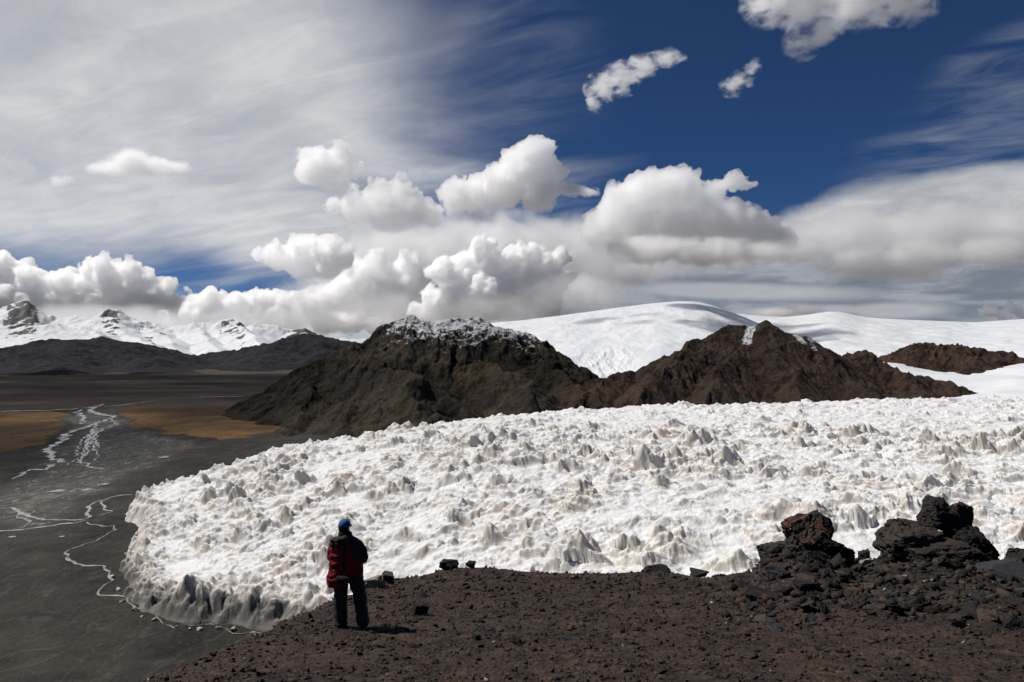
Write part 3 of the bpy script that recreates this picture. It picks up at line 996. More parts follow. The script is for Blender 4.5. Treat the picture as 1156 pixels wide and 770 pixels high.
def stone_pts(rg, n, box):
    v = rg.normal(size=(n, 3))
    v /= np.linalg.norm(v, axis=1)[:, None]
    q = np.sign(v) * np.abs(v) ** box          # towards a box
    q *= rg.uniform(.82, 1.1, size=(n, 1))
    return q


def mat_stone(name, ramp, rough=.85, lichen=None, per='attr', scale=6, bump=.8, bdist=.03):
    m, t, out = new_mat(name)
    co = t.node('ShaderNodeTexCoord').outputs['Object']
    if per == 'attr':
        f = t.attr('tone')
        co = pos(t)
    else:
        f = t.node('ShaderNodeObjectInfo').outputs['Random']
    n = t.noise(co, scale, 6, .65, .4)
    f2 = t.m('ADD', f, t.m('MULTIPLY', t.m('SUBTRACT', n, .5), .5), clamp=True)
    c = t.ramp(f2, ramp)
    n2 = t.noise(co, scale * 5, 6, .7)
    c = t.mix(t.rng(n2, .45, .8, 0, .75), c, (.012, .011, .011))
    if lichen:
        lz = t.xyz(t.node('ShaderNodeNewGeometry').outputs['Normal'])[2]
        lf = t.m('ADD', t.noise(co, lichen[1], 6, .7, .5), t.m('MULTIPLY', lz, lichen[2]))
        c = t.mix(t.m('MULTIPLY', t.rng(lf, lichen[3], lichen[3] + .1), .85), c, lichen[0])
    nm = t.bump(t.m('ADD', n, t.m('MULTIPLY', n2, .4)), bump, bdist)
    principled(t, out, c, rough, nm, .25)
    return m


SCREE = mat_stone('scree_stone', [(0, (.010, .009, .009)), (.3, (.022, .0165, .0135)), (.5, (.048, .034, .024)), (.62, (.060, .030, .017)), (.8, (.046, .041, .035)), (.93, (.10, .075, .06)), (1, (.27, .24, .22))])
rg = np.random.default_rng(11)
TPL = []
for k in range(14):
    bm = hull((stone_pts(rg, 9, .5) * rg.uniform(.7, 1.15, size=(9, 1))).tolist())
    bmesh.ops.triangulate(bm, faces=bm.faces)
    bm.verts.index_update()
    TPL.append((np.array([v.co[:] for v in bm.verts]), np.array([[v.index for v in f.verts] for f in bm.faces])))
    bm.free()


def rand_rot(rg, n):
    q = rg.normal(size=(n, 4)); q /= np.linalg.norm(q, axis=1)[:, None]
    w, x, y, z = q.T
    return np.stack([1 - 2 * (y * y + z * z), 2 * (x * y - z * w), 2 * (x * z + y * w), 2 * (x * y + z * w), 1 - 2 * (x * x + z * z), 2 * (y * z - x * w),
                     2 * (x * z - y * w), 2 * (y * z + x * w), 1 - 2 * (x * x + y * y)], -1).reshape(n, 3, 3)


def scatter(name, label, n, xr, yr, smin, smax, power, seed, mat, toner, flatness=(.45, .9), keep=None, cat='stones'):
    rg = np.random.default_rng(seed)
    x = rg.uniform(*xr, n)
    Y = np.exp(rg.uniform(np.log(yr[0]), np.log(yr[1]), n))
    Yc = tab(x, CR_Y)
    ok = Y < Yc * 1.12
    if keep is not None: ok &= keep(x, Y)
    # clumped
    X = (x - CX) / F * Y
    ok &= rg.uniform(0, 1, n) < .35 + .9 * sstep(-.3, .4, fbm(X / .9, Y / .9, 3, seed + 5))
    X, Y, x = X[ok], Y[ok], x[ok]
    n = len(X)
    z = hill_z(X, Y)
    u = rg.uniform(0, 1, n)
    size = smin * (1 + u * ((smax / smin) ** (-power) - 1)) ** (-1 / power) * np.clip(Y / 11, .75, 2.2)
    size = np.minimum(size, smax * 1.5)
    Rm = rand_rot(rg, n)
    tone = toner(rg, x, Y, n)
    cos, fcs, tns, off = [], [], [], 0
    pick = rg.integers(0, len(TPL), n)
    for k, (v, f) in enumerate(TPL):
        i = np.where(pick == k)[0]
        if not len(i): continue
        sc = np.stack([rg.uniform(.8, 1.4, len(i)), rg.uniform(.6, 1, len(i)), rg.uniform(*flatness, len(i))], -1) * size[i, None] * .5
        q = v[None] * sc[:, None, :]
        # lie mostly flat: small tilt after a random spin
        a = rg.uniform(0, 2 * np.pi, len(i)); tl = rg.normal(0, .35, len(i)); tm = rg.normal(0, .35, len(i))
        ca, sa = np.cos(a), np.sin(a)
        X_ = q[..., 0] * ca[:, None] - q[..., 1] * sa[:, None]
        Y_ = q[..., 0] * sa[:, None] + q[..., 1] * ca[:, None]
        Z_ = q[..., 2] + X_ * tl[:, None] + Y_ * (tm - .25)[:, None]
        q = np.stack([X_ + X[i, None], Y_ + Y[i, None], Z_ + z[i, None] + size[i, None] * .08], -1)
        cos.append(q.reshape(-1, 3))
        fcs.append((f[None] + (off + np.arange(len(i)) * len(v))[:, None, None]).reshape(-1, 3))
        tns.append(np.repeat(tone[i], len(v)))
        off += len(i) * len(v)
    me = np_mesh(name, np.concatenate(cos), np.concatenate(fcs))
    add_attr(me, 'tone', np.concatenate(tns))
    return meta(link(name, me, mat, smooth=False), label, cat, kind='stuff')


def tone1(rg, x, Y, n):
    t = rg.beta(2.0, 2.6, n) * .85
    t[rg.uniform(0, 1, n) < .012] = 1.0
    return t


scatter('scree', 'loose brown and dark scree stones covering the foreground slope', 52000, (60, 1260), (6.6, 34), .018, .14, 1.5, 21, SCREE, tone1)

def tone2(rg, x, Y, n):
    t = rg.beta(1.4, 3.4, n) * .9
    t[rg.uniform(0, 1, n) < .01] = 1.0
    return t


scatter('rubble', 'coarse dark rubble of broken stones below the crags at the right', 5200, (812, 1230), (11.5, 24.5), .06, .34, 1.6, 22, SCREE, tone2, cat='rubble', keep=lambda x, Y: (Y > 13.5 + np.random.default_rng(3).uniform(-1.5, 1.5, len(x))) & (x > 830 + np.random.default_rng(4).uniform(-25, 60, len(x))))
# ------------------------------------------------------------------ single rocks one could pick out
ROCK = mat_stone('dark_rock', [(0, (.008, .007, .007)), (.4, (.017, .014, .013)), (.75, (.032, .024, .021)), (1, (.058, .043, .035))], per='obj', scale=5)
SLAB = mat_stone('blue_grey_slab', [(0, (.012, .0125, .015)), (.5, (.024, .025, .029)), (1, (.045, .045, .050))], per='obj', scale=4)
TAN = mat_stone('tan_rock', [(0, (.024, .018, .012)), (.5, (.045, .033, .022)), (1, (.085, .064, .044))], per='obj', scale=4)
PALE = mat_stone('pale_rock', [(0, (.14, .11, .085)), (.5, (.21, .17, .135)), (1, (.30, .25, .20))], per='obj', scale=4)
RUSTY = mat_stone('rust_stained_rock', [(0, (.014, .011, .010)), (.5, (.030, .022, .018)), (1, (.055, .036, .027))], per='obj', scale=2.2, lichen=((.12, .040, .017), 3.0, .13, .60))
BLACKR = mat_stone('black_crag_rock', [(0, (.008, .0072, .0068)), (.5, (.017, .0145, .013)), (1, (.036, .027, .022))], per='obj', scale=2.2, lichen=((.07, .030, .014), 2.6, .08, .68))


def rock_mesh(seed, dims, n=16, box=.62, cuts=3, noise=.06, nscale=2.2, strata=0., taper=0.):
    rg = np.random.default_rng(seed)
    bm = hull((stone_pts(rg, n, box)).tolist())
    bmesh.ops.bevel(bm, geom=list(bm.edges), offset=.02, segments=1, affect='EDGES', clamp_overlap=True)
    bmesh.ops.triangulate(bm, faces=bm.faces)
    for _ in range(cuts):
        ed = [e for e in bm.edges if e.calc_length() > .11]
        if not ed: break
        bmesh.ops.subdivide_edges(bm, edges=ed, cuts=1)
        bmesh.ops.triangulate(bm, faces=bm.faces)
    bm.normal_update()
    co = np.array([v.co[:] for v in bm.verts]); no = np.array([v.normal[:] for v in bm.verts])
    q = co * nscale + seed * 3.7
    d = fbm3(q[:, 0], q[:, 1], q[:, 2], 4, seed, .6) * noise * 1.6
    w = np.abs(fbm3(q[:, 0] * .6 + 9, q[:, 1] * .6, q[:, 2] * .6, 3, seed + 3)) * noise * 1.3
    if strata:
        d = d + strata * np.tanh(4 * np.sin(co[:, 2] * 11 + 2.5 * fbm3(q[:, 0] * .4, q[:, 1] * .4, q[:, 2] * .4, 2, seed + 7)))
    d = d + fbm3(q[:, 0] * 3.3, q[:, 1] * 3.3, q[:, 2] * 3.3, 3, seed + 21, .6) * noise * .7
    ck = fbm3(q[:, 0] * .9 + 31, q[:, 1] * .9, q[:, 2] * .9, 2, seed + 23)
    d = d - noise * 1.1 * sstep(.07, 0, np.abs(ck))      # cracks
    co = co + no * (d - w)[:, None]
    co[:, :2] *= (1 - taper * np.clip(co[:, 2:3], -1, 1))
    co *= np.array(dims) * .5
    for v, c in zip(bm.verts, co): v.co = c
    me = bpy.data.meshes.new('rock')
    bm.to_mesh(me); bm.free()
    return me


def place_rock(label, x, ytop, ybot, wpx, Y, seed, mat, depth=1., rot=None, tilt=(0, 0), group=None, name='rock', **kw):
    """a rock whose picture spans wpx columns and rows ytop..ybot, standing Y metres off"""
    rg = np.random.default_rng(seed)
    k = Y / F
    w, h = wpx * k, (ybot - ytop) * k
    me = rock_mesh(seed, (w, w * depth, h), **kw)
    o = link(name, me, mat, smooth=False)
    X, _, zt = P(x, (ytop + ybot) / 2, Y)
    o.location = (X, Y, zt)
    o.rotation_euler = (tilt[0], tilt[1], rg.uniform(-.3, .3) if rot is None else rot)
    return meta(o, label, 'rock', group)


# the two crags at the right, block by block
CR = 'dark crag blocks on the hillside at the right'
place_rock('rust topped boulder crowning the left rubble mound', 912, 574, 624, 58, 21.5, 571, RUSTY, .9, .3, (0, .1), CR, name='boulder', n=34, box=.72, cuts=4, noise=.11, strata=.008, taper=.26)
place_rock('dark shelf of rock under the rust topped boulder on its right', 934, 604, 634, 54, 21.2, 552, BLACKR, .8, .1, (0, .25), CR, name='boulder', n=30, box=.5, cuts=4, noise=.10)
place_rock('low dark block at the left foot of the rust topped boulder', 878, 612, 640, 44, 21.0, 553, BLACKR, .8, 0, (0, -.15), CR, name='boulder', n=30, box=.5, cuts=4, noise=.10)
place_rock('broad rounded black block on the left of the right crag', 1024, 589, 634, 72, 21.4, 574, BLACKR, .9, .2, (0, .05), CR, name='boulder', n=40, box=.66, cuts=4, noise=.11, strata=.01, taper=.12)
place_rock('tall black block at the very top of the right crag', 1057, 560, 600, 40, 21.9, 575, BLACKR, .9, .2, (0, .03), CR, name='boulder', n=30, box=.62, cuts=4, noise=.12, strata=.012, taper=.22)
place_rock('small black block leaning against the top block of the right crag', 1083, 567, 602, 27, 21.9, 556, RUSTY, .9, .1, (0, .1), CR, name='boulder', n=30, box=.5, cuts=4, noise=.10)
place_rock('wedge shaped black block on the right of the right crag', 1084, 589, 636, 64, 21.6, 557, BLACKR, .9, 0, (0, .12), CR, name='boulder', n=24, box=.58, cuts=4, noise=.12, strata=.01, taper=.3)
place_rock('black footing block under the middle of the right crag', 1050, 604, 644, 100, 21.2, 558, BLACKR, .7, 0, (0, .03), CR, name='boulder', n=40, box=.5, cuts=4, noise=.10)
place_rock('small dark stump of rock between the two crags', 976, 618, 640, 16, 21.0, 516, BLACKR, .8, 0, (0, 0), CR, name='boulder', n=14, cuts=3, noise=.1)
place_rock('dark block at the right edge of the picture above the slabs', 1150, 618, 646, 36, 21.0, 517, BLACKR, .9, 0, (0, -.1), CR, name='boulder', n=14, cuts=4, noise=.1)
place_rock('tan boulder lying below the right crag', 1060, 652, 682, 52, 17.6, 518, TAN, .8, .1, (0, .08), None, name='boulder', n=16, cuts=4, noise=.1)
place_rock('flat tan slab just under the right crag', 1062, 632, 646, 34, 19.5, 519, TAN, .8, .2, (.1, -.35), None, n=14, cuts=3, noise=.07)
place_rock('small pale stone between the two crags', 977, 630, 641, 13, 20.2, 520, PALE, .8, 0, (0, 0), None, n=13, cuts=3, noise=.07)
place_rock('big blue grey slab at the right edge below the crag', 1135, 634, 664, 66, 18.6, 521, SLAB, .9, 0, (.3, .15), None, n=13, box=.55, cuts=3, noise=.05)
place_rock('lower blue grey slab at the right edge', 1136, 668, 696, 60, 16.0, 522, SLAB, .8, .3, (.35, .12), None, n=13, box=.55, cuts=3, noise=.05)
place_rock('rust coloured rock beside the lower slab at the right edge', 1150, 676, 692, 26, 15.4, 523, RUSTY, .8, 0, (0, 0), None, n=14, cuts=3, noise=.08)
place_rock('rust red rock at the foot of the right crag', 1094, 634, 648, 28, 19.6, 524, RUSTY, .8, 0, (0, .1), None, n=14, cuts=3, noise=.08)
# rocks on the open slope
place_rock('dark boulder on the slope right of the person', 474, 681, 704, 19, 13.6, 531, BLACKR, .9, .4, (0, .3), None, name='boulder', n=15, cuts=3, noise=.08)
place_rock('brown pointed rock in front of the person', 432, 722, 748, 36, 9.9, 533, ROCK, .9, .2, (0, .1), None, name='boulder', n=13, cuts=3, noise=.08)
place_rock('dark rock on the edge just left behind the person', 372, 676, 692, 20, 15.5, 534, ROCK, .9, 0, (0, 0), None, n=13, cuts=3, noise=.08)
place_rock('grey pale rock on the edge right behind the person', 422, 650, 668, 30, 20.5, 535, PALE, .8, 0, (0, -.25), None, n=13, cuts=3, noise=.06)
place_rock('dark rock on the crest just right of the pale one', 438, 646, 660, 22, 21.5, 536, ROCK, .9, 0, (0, .2), None, n=13, cuts=3, noise=.08)
place_rock('dark jagged rock on the crest above the hollow', 506, 632, 644, 26, 29, 537, BLACKR, .8, 0, (0, -.1), None, n=15, cuts=3, noise=.1)
place_rock('smaller dark rock next to the jagged one on the crest', 532, 633, 643, 14, 29, 538, BLACKR, .8, 0, (0, .1), None, n=14, cuts=3, noise=.1)
place_rock('flat dark rock at the lower left tip of the slope', 284, 744, 758, 34, 8.6, 539, ROCK, .9, 0, (0, 0), None, n=14, cuts=3, noise=.08)
place_rock('small tan stone lying alone on the lower right slope', 835, 745, 755, 13, 8.9, 540, PALE, .8, .5, (.1, .2), None, n=12, cuts=2, noise=.05)
place_rock('dark pointed rock on the crest left of the crags', 790, 640, 652, 22, 27, 541, ROCK, .8, 0, (0, 0), None, n=13, cuts=3, noise=.08)
place_rock('dark mound of rock on the crest in the middle', 742, 637, 650, 34, 29, 542, ROCK, .9, 0, (0, 0), None, n=16, box=.8, cuts=3, noise=.08)

# loose blocks of the rubble field and the slope: one mesh per shape, many copies
rg = np.random.default_rng(77)
protos = [rock_mesh(600 + k, (1, rg.uniform(.6, .9), rg.uniform(.3, .65)), n=16, cuts=3, noise=.12) for k in range(14)]
mats = [ROCK, BLACKR, SLAB, TAN, ROCK, RUSTY]
variants = {}
def loose(label, group, n, xr, yr, smin, smax, seed, weights, sink=.10):
    rg = np.random.default_rng(seed)
    k = 0
    while k < n:
        x = rg.uniform(*xr); y = rg.uniform(*yr)
        # find the slope under this pixel
        Ys = np.linspace(6, 30, 400)
        zz = hill_z((x - CX) / F * Ys, Ys, False)
        py = HY + (ZC - zz) / Ys * F
        i = np.argmax(py < y)
        if i == 0: k += 1; continue
        Y = Ys[i]; X = (x - CX) / F * Y
        mi = rg.choice(len(mats), p=weights); pi = int(rg.integers(len(protos)))
        key = (pi, mi)
        if key not in variants:
            me = protos[pi].copy(); me.materials.clear(); me.materials.append(mats[mi]); variants[key] = me
        o = bpy.data.objects.new('rock', variants[key]); COL.objects.link(o)
        s = smin * (smax / smin) ** (rg.uniform() ** 1.7) * (Y / 15)
        o.scale = (s, s * rg.uniform(.8, 1.2), s * rg.uniform(.75, 1.3))
        o.location = (X, Y, float(hill_z(X, Y)) + s * (.2 - sink))
        o.rotation_euler = (rg.normal(-.25, .25), rg.normal(0, .3), rg.uniform(0, 6.28))
        meta(o, label, 'rock', group)
        k += 1


loose('dark angular block in the rubble field below the crags', 'rubble blocks below the crags', 150, (836, 1190), (622, 716), .12, .85, 81, [.34, .34, .14, .06, .08, .04])
loose('dark broken stone packed round the foot of the crags', 'broken stones at the foot of the crags', 56, (850, 1150), (612, 650), .10, .42, 83, [.3, .46, .08, .04, .06, .06])
loose('dark angular rock lying on the open brown slope', 'rocks scattered on the open slope', 62, (215, 1010), (648, 768), .07, .32, 82, [.5, .2, .06, .06, .16, .02])

# ice blocks fallen from the glacier front
ICE = mat_stone('old_ice', [(0, (.30, .28, .25)), (.5, (.42, .40, .37)), (1, (.55, .54, .52))], per='obj', scale=1.2)
ip = [rock_mesh(700 + k, (1, .8, .6), n=13, cuts=2, noise=.10) for k in range(4)]
for m_ in ip: m_.materials.append(ICE)
rg = np.random.default_rng(19)
for k, (x, y) in enumerate([(155, 602), (148, 607), (142, 624), (129, 655), (131, 668), (138, 680), (150, 687), (163, 693), (176, 699), (196, 704), (214, 706), (226, 708), (248, 709), (262, 711), (284, 713), (300, 715)]):
    X, Y = flat(x + rg.uniform(-3, 3), y + rg.uniform(-1, 2))
    o = bpy.data.objects.new('ice_block', ip[k % 4]); COL.objects.link(o)
    s_ = rg.uniform(.8, 2.4) if k else 3.6
    o.scale = (s_ * 1.2, s_, s_ * rg.uniform(.8, 1.3)); o.rotation_euler = (rg.normal(0, .2), rg.normal(0, .2), rg.uniform(0, 6.28))
    o.location = (X, Y, float(valley_z(X, Y)) + s_ * .2)
    meta(o, 'white ice block lying in the notch at the left end of the glacier' if k == 0 else 'small fallen ice block on the gravel along the foot of the ice front', 'ice block', 'fallen ice blocks')
# ------------------------------------------------------------------ the hiker, seen from behind
PY = 11.5
PX = (392 - CX) / F * PY
PZ = float(hill_z(PX + .05, PY, True)) + .01


def skin(verts, edges, root=0, sub=2):
    me = bpy.data.meshes.new('sk')
    me = bpy.data.meshes.new('sk'); me.from_pydata([v[:3] for v in verts], edges, [])
    o = bpy.data.objects.new('sk', me); COL.objects.link(o)
    o.modifiers.new('skin', 'SKIN').use_smooth_shade = True
    sv = me.skin_vertices[0].data if me.skin_vertices else None
    if sv is None:
        bm = bmesh.new(); bm.from_mesh(me); bm.verts.layers.skin.verify(); bm.to_mesh(me); bm.free(); sv = me.skin_vertices[0].data
    for i, v in enumerate(verts):
        sv[i].radius = (v[3], v[4] if len(v) > 4 else v[3])
        sv[i].use_root = (i == root)
    s = o.modifiers.new('sub', 'SUBSURF'); s.levels = sub; s.render_levels = sub
    r = bpy.data.meshes.new_from_object(o.evaluated_get(bpy.context.evaluated_depsgraph_get()))
    bpy.data.objects.remove(o)
    return r


def union(meshes, vox, name, smooth=2):
    """one watertight skin round several closed meshes"""
    bm = bmesh.new()
    for m in meshes: bm.from_mesh(m)
    me = bpy.data.meshes.new(name); bm.to_mesh(me); bm.free()
    o = bpy.data.objects.new('u', me); COL.objects.link(o)
    r = o.modifiers.new('r', 'REMESH'); r.mode = 'VOXEL'; r.voxel_size = vox
    s = o.modifiers.new('s', 'SMOOTH'); s.iterations = smooth; s.factor = .5
    out = bpy.data.meshes.new_from_object(o.evaluated_get(bpy.context.evaluated_depsgraph_get()))
    bpy.data.objects.remove(o)
    out.name = name
    return out


def wrinkle(me, amp, sx, sy, sz, seed):
    n = len(me.vertices)
    p = np.empty(n * 3, np.float32); me.vertices.foreach_get('co', p); p = p.reshape(-1, 3).astype(float)
    nr = np.empty(n * 3, np.float32); me.vertices.foreach_get('normal', nr); nr = nr.reshape(-1, 3)
    d = 1 - 2 * np.abs(fbm3(p[:, 0] * sx + 4, p[:, 1] * sy, p[:, 2] * sz, 4, seed, .55))
    p += nr * (d * amp)[:, None]
    me.vertices.foreach_set('co', p.astype(np.float32).ravel()); me.update()


def ball(c, r, rot=0., sub=3):
    bm = bmesh.new(); bmesh.ops.create_icosphere(bm, subdivisions=sub, radius=1)
    me = bpy.data.meshes.new('b')
    M = Matrix.Translation(c) @ Matrix.Rotation(rot, 4, 'Z') @ Matrix.Diagonal((*r, 1))
    bm.transform(M); bm.to_mesh(me); bm.free()
    return me


def rings(sec, n=28, cap=True):
    """closed tube from (cx, cy, z, rx, ry) sections"""
    bm = bmesh.new(); rows = []
    for (cx, cy, z, rx, ry) in sec:
        rows.append([bm.verts.new((cx + rx * math.copysign(abs(math.cos(a)) ** .85, math.cos(a)), cy + ry * math.copysign(abs(math.sin(a)) ** .85, math.sin(a)), z)) for a in (2 * math.pi * i / n for i in range(n))])
    for a, b in zip(rows[:-1], rows[1:]):
        for i in range(n): bm.faces.new((a[i], a[(i + 1) % n], b[(i + 1) % n], b[i]))
    if cap:
        bm.faces.new(rows[0][::-1]); bm.faces.new(rows[-1])
    bmesh.ops.recalc_face_normals(bm, faces=bm.faces)
    me = bpy.data.meshes.new('rg'); bm.to_mesh(me); bm.free()
    return me


SKIN = simple_mat('skin', (.30, .16, .11), .55, .35, .1, 20)
HAIR = simple_mat('dark_hair', (.012, .009, .008), .6, .3, .3, 60)
def cloth(name, c, c2=None, rough=.85):
    m, t, out = new_mat(name)
    co = t.node('ShaderNodeTexCoord').outputs['Object']
    n = t.noise(co, 9, 5, .6)
    col = t.vm('SCALE', c, scale=t.rng(n, .25, .75, .75, 1.2, 'LINEAR'))
    if c2 is not None:
        x, y, z = t.xyz(co)
        a = t.m('SUBTRACT', x, t.m('ADD', .045, t.m('MULTIPLY', t.m('SUBTRACT', 1.44, z), .36)))
        f = t.m('MULTIPLY', t.m('GREATER_THAN', a, 0), t.m('GREATER_THAN', z, 1.13))
        g = t.m('MULTIPLY', t.m('GREATER_THAN', z, 1.36), t.m('LESS_THAN', x, -.02))
        col = t.mix(f, col, c2)
    w = t.node('ShaderNodeTexWave'); t.put(w.inputs['Scale'], 60.); t.put(w.inputs['Vector'], co)
    nm = t.bump(t.m('ADD', t.noise(co, 25, 5, .6), t.m('MULTIPLY', w.outputs['Fac'], .05)), .35, .01)
    principled(t, out, col, rough, nm, .25)
    return m


JACKET = cloth('red_jacket_cloth', (.165, .007, .010), (.020, .019, .022))
TROUSER = cloth('dark_trouser_cloth', (.027, .027, .031))
BLUE = cloth('blue_cap_cloth', (.028, .085, .21))
BLACK = cloth('black_nylon', (.006, .006, .007), rough=.85)
HOODM = cloth('dark_hood_lining', (.028, .023, .018))
BOOT = simple_mat('boot_leather', (.018, .015, .013), .6, .4, .3, 20, .3)

person = empty('person', (PX, PY, PZ))
meta(person, 'person in red jacket and blue cap standing with their back to the camera', 'person')

# joints in metres, the person faces away from us (+Y)
HX = -.05
V = [(-.01, 0, .92, .15, .11), (0, 0, 1.12, .145, .105), (.0, 0, 1.32, .16, .11), (-.02, .0, 1.45, .07, .06), (-.04, .01, 1.53, .055),      # pelvis .. neck 4
     (-.19, 0, 1.41, .06), (-.25, .04, 1.12, .047), (-.08, .26, 1.07, .036), (-.03, .31, 1.09, .03),                                        # left arm 5-8
     (.18, 0, 1.40, .06), (.26, .03, 1.13, .047), (.09, .27, 1.09, .036), (.05, .32, 1.11, .03),                                            # right arm 9-12
     (-.10, 0, .84, .09), (-.11, .02, .47, .062), (-.10, -.01, .10, .042), (-.11, .10, .045, .04), (-.115, .17, .035, .03),                  # left leg 13-17
     (.11, 0, .84, .09), (.20, .03, .47, .062), (.25, .0, .10, .042), (.27, .10, .045, .04), (.285, .16, .035, .03)]
E = [(0, 1), (1, 2), (2, 3), (3, 4), (2, 5), (5, 6), (6, 7), (7, 8), (2, 9), (9, 10), (10, 11), (11, 12), (0, 13), (13, 14), (14, 15), (15, 16), (16, 17), (0, 18), (18, 19), (19, 20), (20, 21), (21, 22)]
parts = [skin(V, E, 0, 1)]
# head: skull, jaw, nose, ears; turned a little to the right
HR = -.35
def hp(x, y, z): # head frame: y forward
    c, s = math.cos(HR), math.sin(HR)
    return (HX + x * c - y * s, .02 + x * s + y * c, 1.62 + z)
parts += [ball(hp(0, 0, .02), (.076, .094, .098), HR), ball(hp(0, .035, -.055), (.055, .06, .06), HR), ball(hp(0, .1, -.01), (.013, .02, .022), HR, 2),
          ball(hp(-.078, -.005, -.01), (.012, .022, .032), HR, 2), ball(hp(.078, -.005, -.01), (.012, .022, .032), HR, 2), ball(hp(0, .084, -.062), (.025, .012, .012), HR, 2),
          ball(hp(-.03, .082, .015), (.013, .012, .009), HR, 2), ball(hp(.03, .082, .015), (.013, .012, .009), HR, 2)]
# hands clasped in front of the chest: palm, four bent fingers and a thumb each
for sx, (wx, wy, wz), dirx in ((-1, (-.03, .31, 1.09), 1), (1, (.05, .32, 1.11), -1)):
    hv = [(wx, wy, wz, .026, .018), (wx + dirx * .035, wy + .035, wz + .01, .036, .016), (wx + dirx * .06, wy + .06, wz + .012, .034, .014)]
    parts.append(skin(hv, [(0, 1), (1, 2)], 0, 2))
    for f in range(4):
        o_ = (f - 1.5) * .018
        L = (.9, 1.05, 1., .8)[f]
        b = Vector((wx + dirx * .055, wy + .055, wz + .012 + o_))
        fv = [b, b + Vector((dirx * .02, .028 * L, -.002)), b + Vector((dirx * .005 , .042 * L, -.006)), b + Vector((-dirx * .012, .036 * L, -.01))]
        parts.append(skin([(*q, r) for q, r in zip(fv, (.0095, .009, .0085, .007))], [(0, 1), (1, 2), (2, 3)], 0, 1))
    b = Vector((wx + dirx * .02, wy + .015, wz + .035))
    parts.append(skin([(*b, .012), (*(b + Vector((dirx * .02, .01, .022))), .0105), (*(b + Vector((dirx * .04, .022, .026))), .009)], [(0, 1), (1, 2)], 0, 1))
body = union(parts, .0075, 'body', 1)
body.materials.clear()
link('body', body, SKIN, person)

# jacket: long on the left, lifted on the right by the raised arm
sec = [(-.055, 0, .69, .245, .16), (-.055, 0, .71, .262, .17), (-.05, 0, .80, .268, .172), (-.035, .005, .90, .268, .175), (-.02, .01, 1.02, .262, .172), (-.01, .005, 1.15, .258, .17), (-.005, 0, 1.28, .255, .165), (-.01, 0, 1.37, .235, .145), (-.02, 0, 1.43, .18, .12), (-.035, .0, 1.475, .10, .09), (-.04, .005, 1.51, .085, .085)]
torso = rings(sec)
# raise the hem to the right
for v in torso.vertices:
    k = max(0, min(1, (v.co.x + .08) / .26)) * max(0, min(1, (1.0 - v.co.z) / .3))
    v.co.z += .15 * k
    v.co.x += .03 * k
sl = skin([(-.15, 0, 1.385, .10, .10), (-.225, .0, 1.30, .085), (-.262, .03, 1.12, .073), (-.19, .15, 1.07, .062), (-.07, .275, 1.075, .05)], [(0, 1), (1, 2), (2, 3), (3, 4)], 0, 2)
sr = skin([(.12, 0, 1.38, .10, .10), (.215, .0, 1.27, .088), (.265, .02, 1.10, .078), (.19, .16, 1.075, .064), (.085, .285, 1.095, .05)], [(0, 1), (1, 2), (2, 3), (3, 4)], 0, 2)
jk = union([torso, sl, sr], .011, 'jacket', 2)
jk.materials.clear()
wrinkle(jk, .022, 5, 6, 8, 5)
link('jacket', jk, JACKET, person)
# hood bunched on the back and left shoulder, stand-up collar
hd = union([ball((-.16, -.07, 1.43), (.085, .065, .05), .3), ball((-.08, -.10, 1.44), (.10, .07, .06)), ball((-.02, -.09, 1.455), (.07, .06, .05)), ball((-.19, -.08, 1.37), (.055, .05, .055)), ball((-.10, -.12, 1.385), (.07, .05, .045))], .009, 'hood', 1)
wrinkle(hd, .02, 14, 14, 14, 9); hd.materials.clear()
link('hood', hd, HOODM, person)
cl = union([rings([(-.04, 0, 1.46, .10, .095), (-.045, 0, 1.50, .095, .09), (-.045, .005, 1.545, .088, .09), (-.045, .005, 1.56, .07, .07)], 24), ball((.045, -.03, 1.515), (.035, .03, .045))], .008, 'collar', 1)
wrinkle(cl, .01, 12, 12, 12, 12); cl.materials.clear()
link('collar', cl, HOODM, person)
# trousers
tl = rings([(-.105, 0, .055, .085, .095), (-.105, .0, .075, .088, .10), (-.105, .005, .25, .085, .095), (-.108, .015, .47, .09, .10), (-.108, .01, .65, .098, .11), (-.10, .0, .83, .11, .125), (-.09, 0, .95, .12, .13)])
tr = rings([(.255, 0, .055, .082, .095), (.255, .0, .075, .085, .10), (.235, .01, .25, .083, .095), (.205, .02, .47, .09, .10), (.165, .012, .65, .10, .112), (.115, .0, .83, .12, .128), (.09, 0, .95, .125, .13)])
pe = rings([(0, 0, .80, .17, .12), (0, 0, .9, .205, .14), (0, 0, 1.0, .19, .13)])
tm = union([tl, tr, pe], .011, 'trousers', 2); tm.materials.clear()
wrinkle(tm, .022, 6, 6, 7, 15)
link('trousers', tm, TROUSER, person)
for bx, ang in ((-.107, .1), (.258, -.25)):
    bt = union([ball((0, .06, .045), (.05, .14, .045)), ball((0, -.02, .075), (.052, .065, .07)), rings([(0, .05, .0, .047, .14), (0, .05, .025, .052, .145)], 24)], .008, 'boot', 2)
    bt.materials.clear(); bt.transform(Matrix.Translation((bx, -.01, 0)) @ Matrix.Rotation(ang, 4, 'Z'))
    link('boot', bt, BOOT, person)
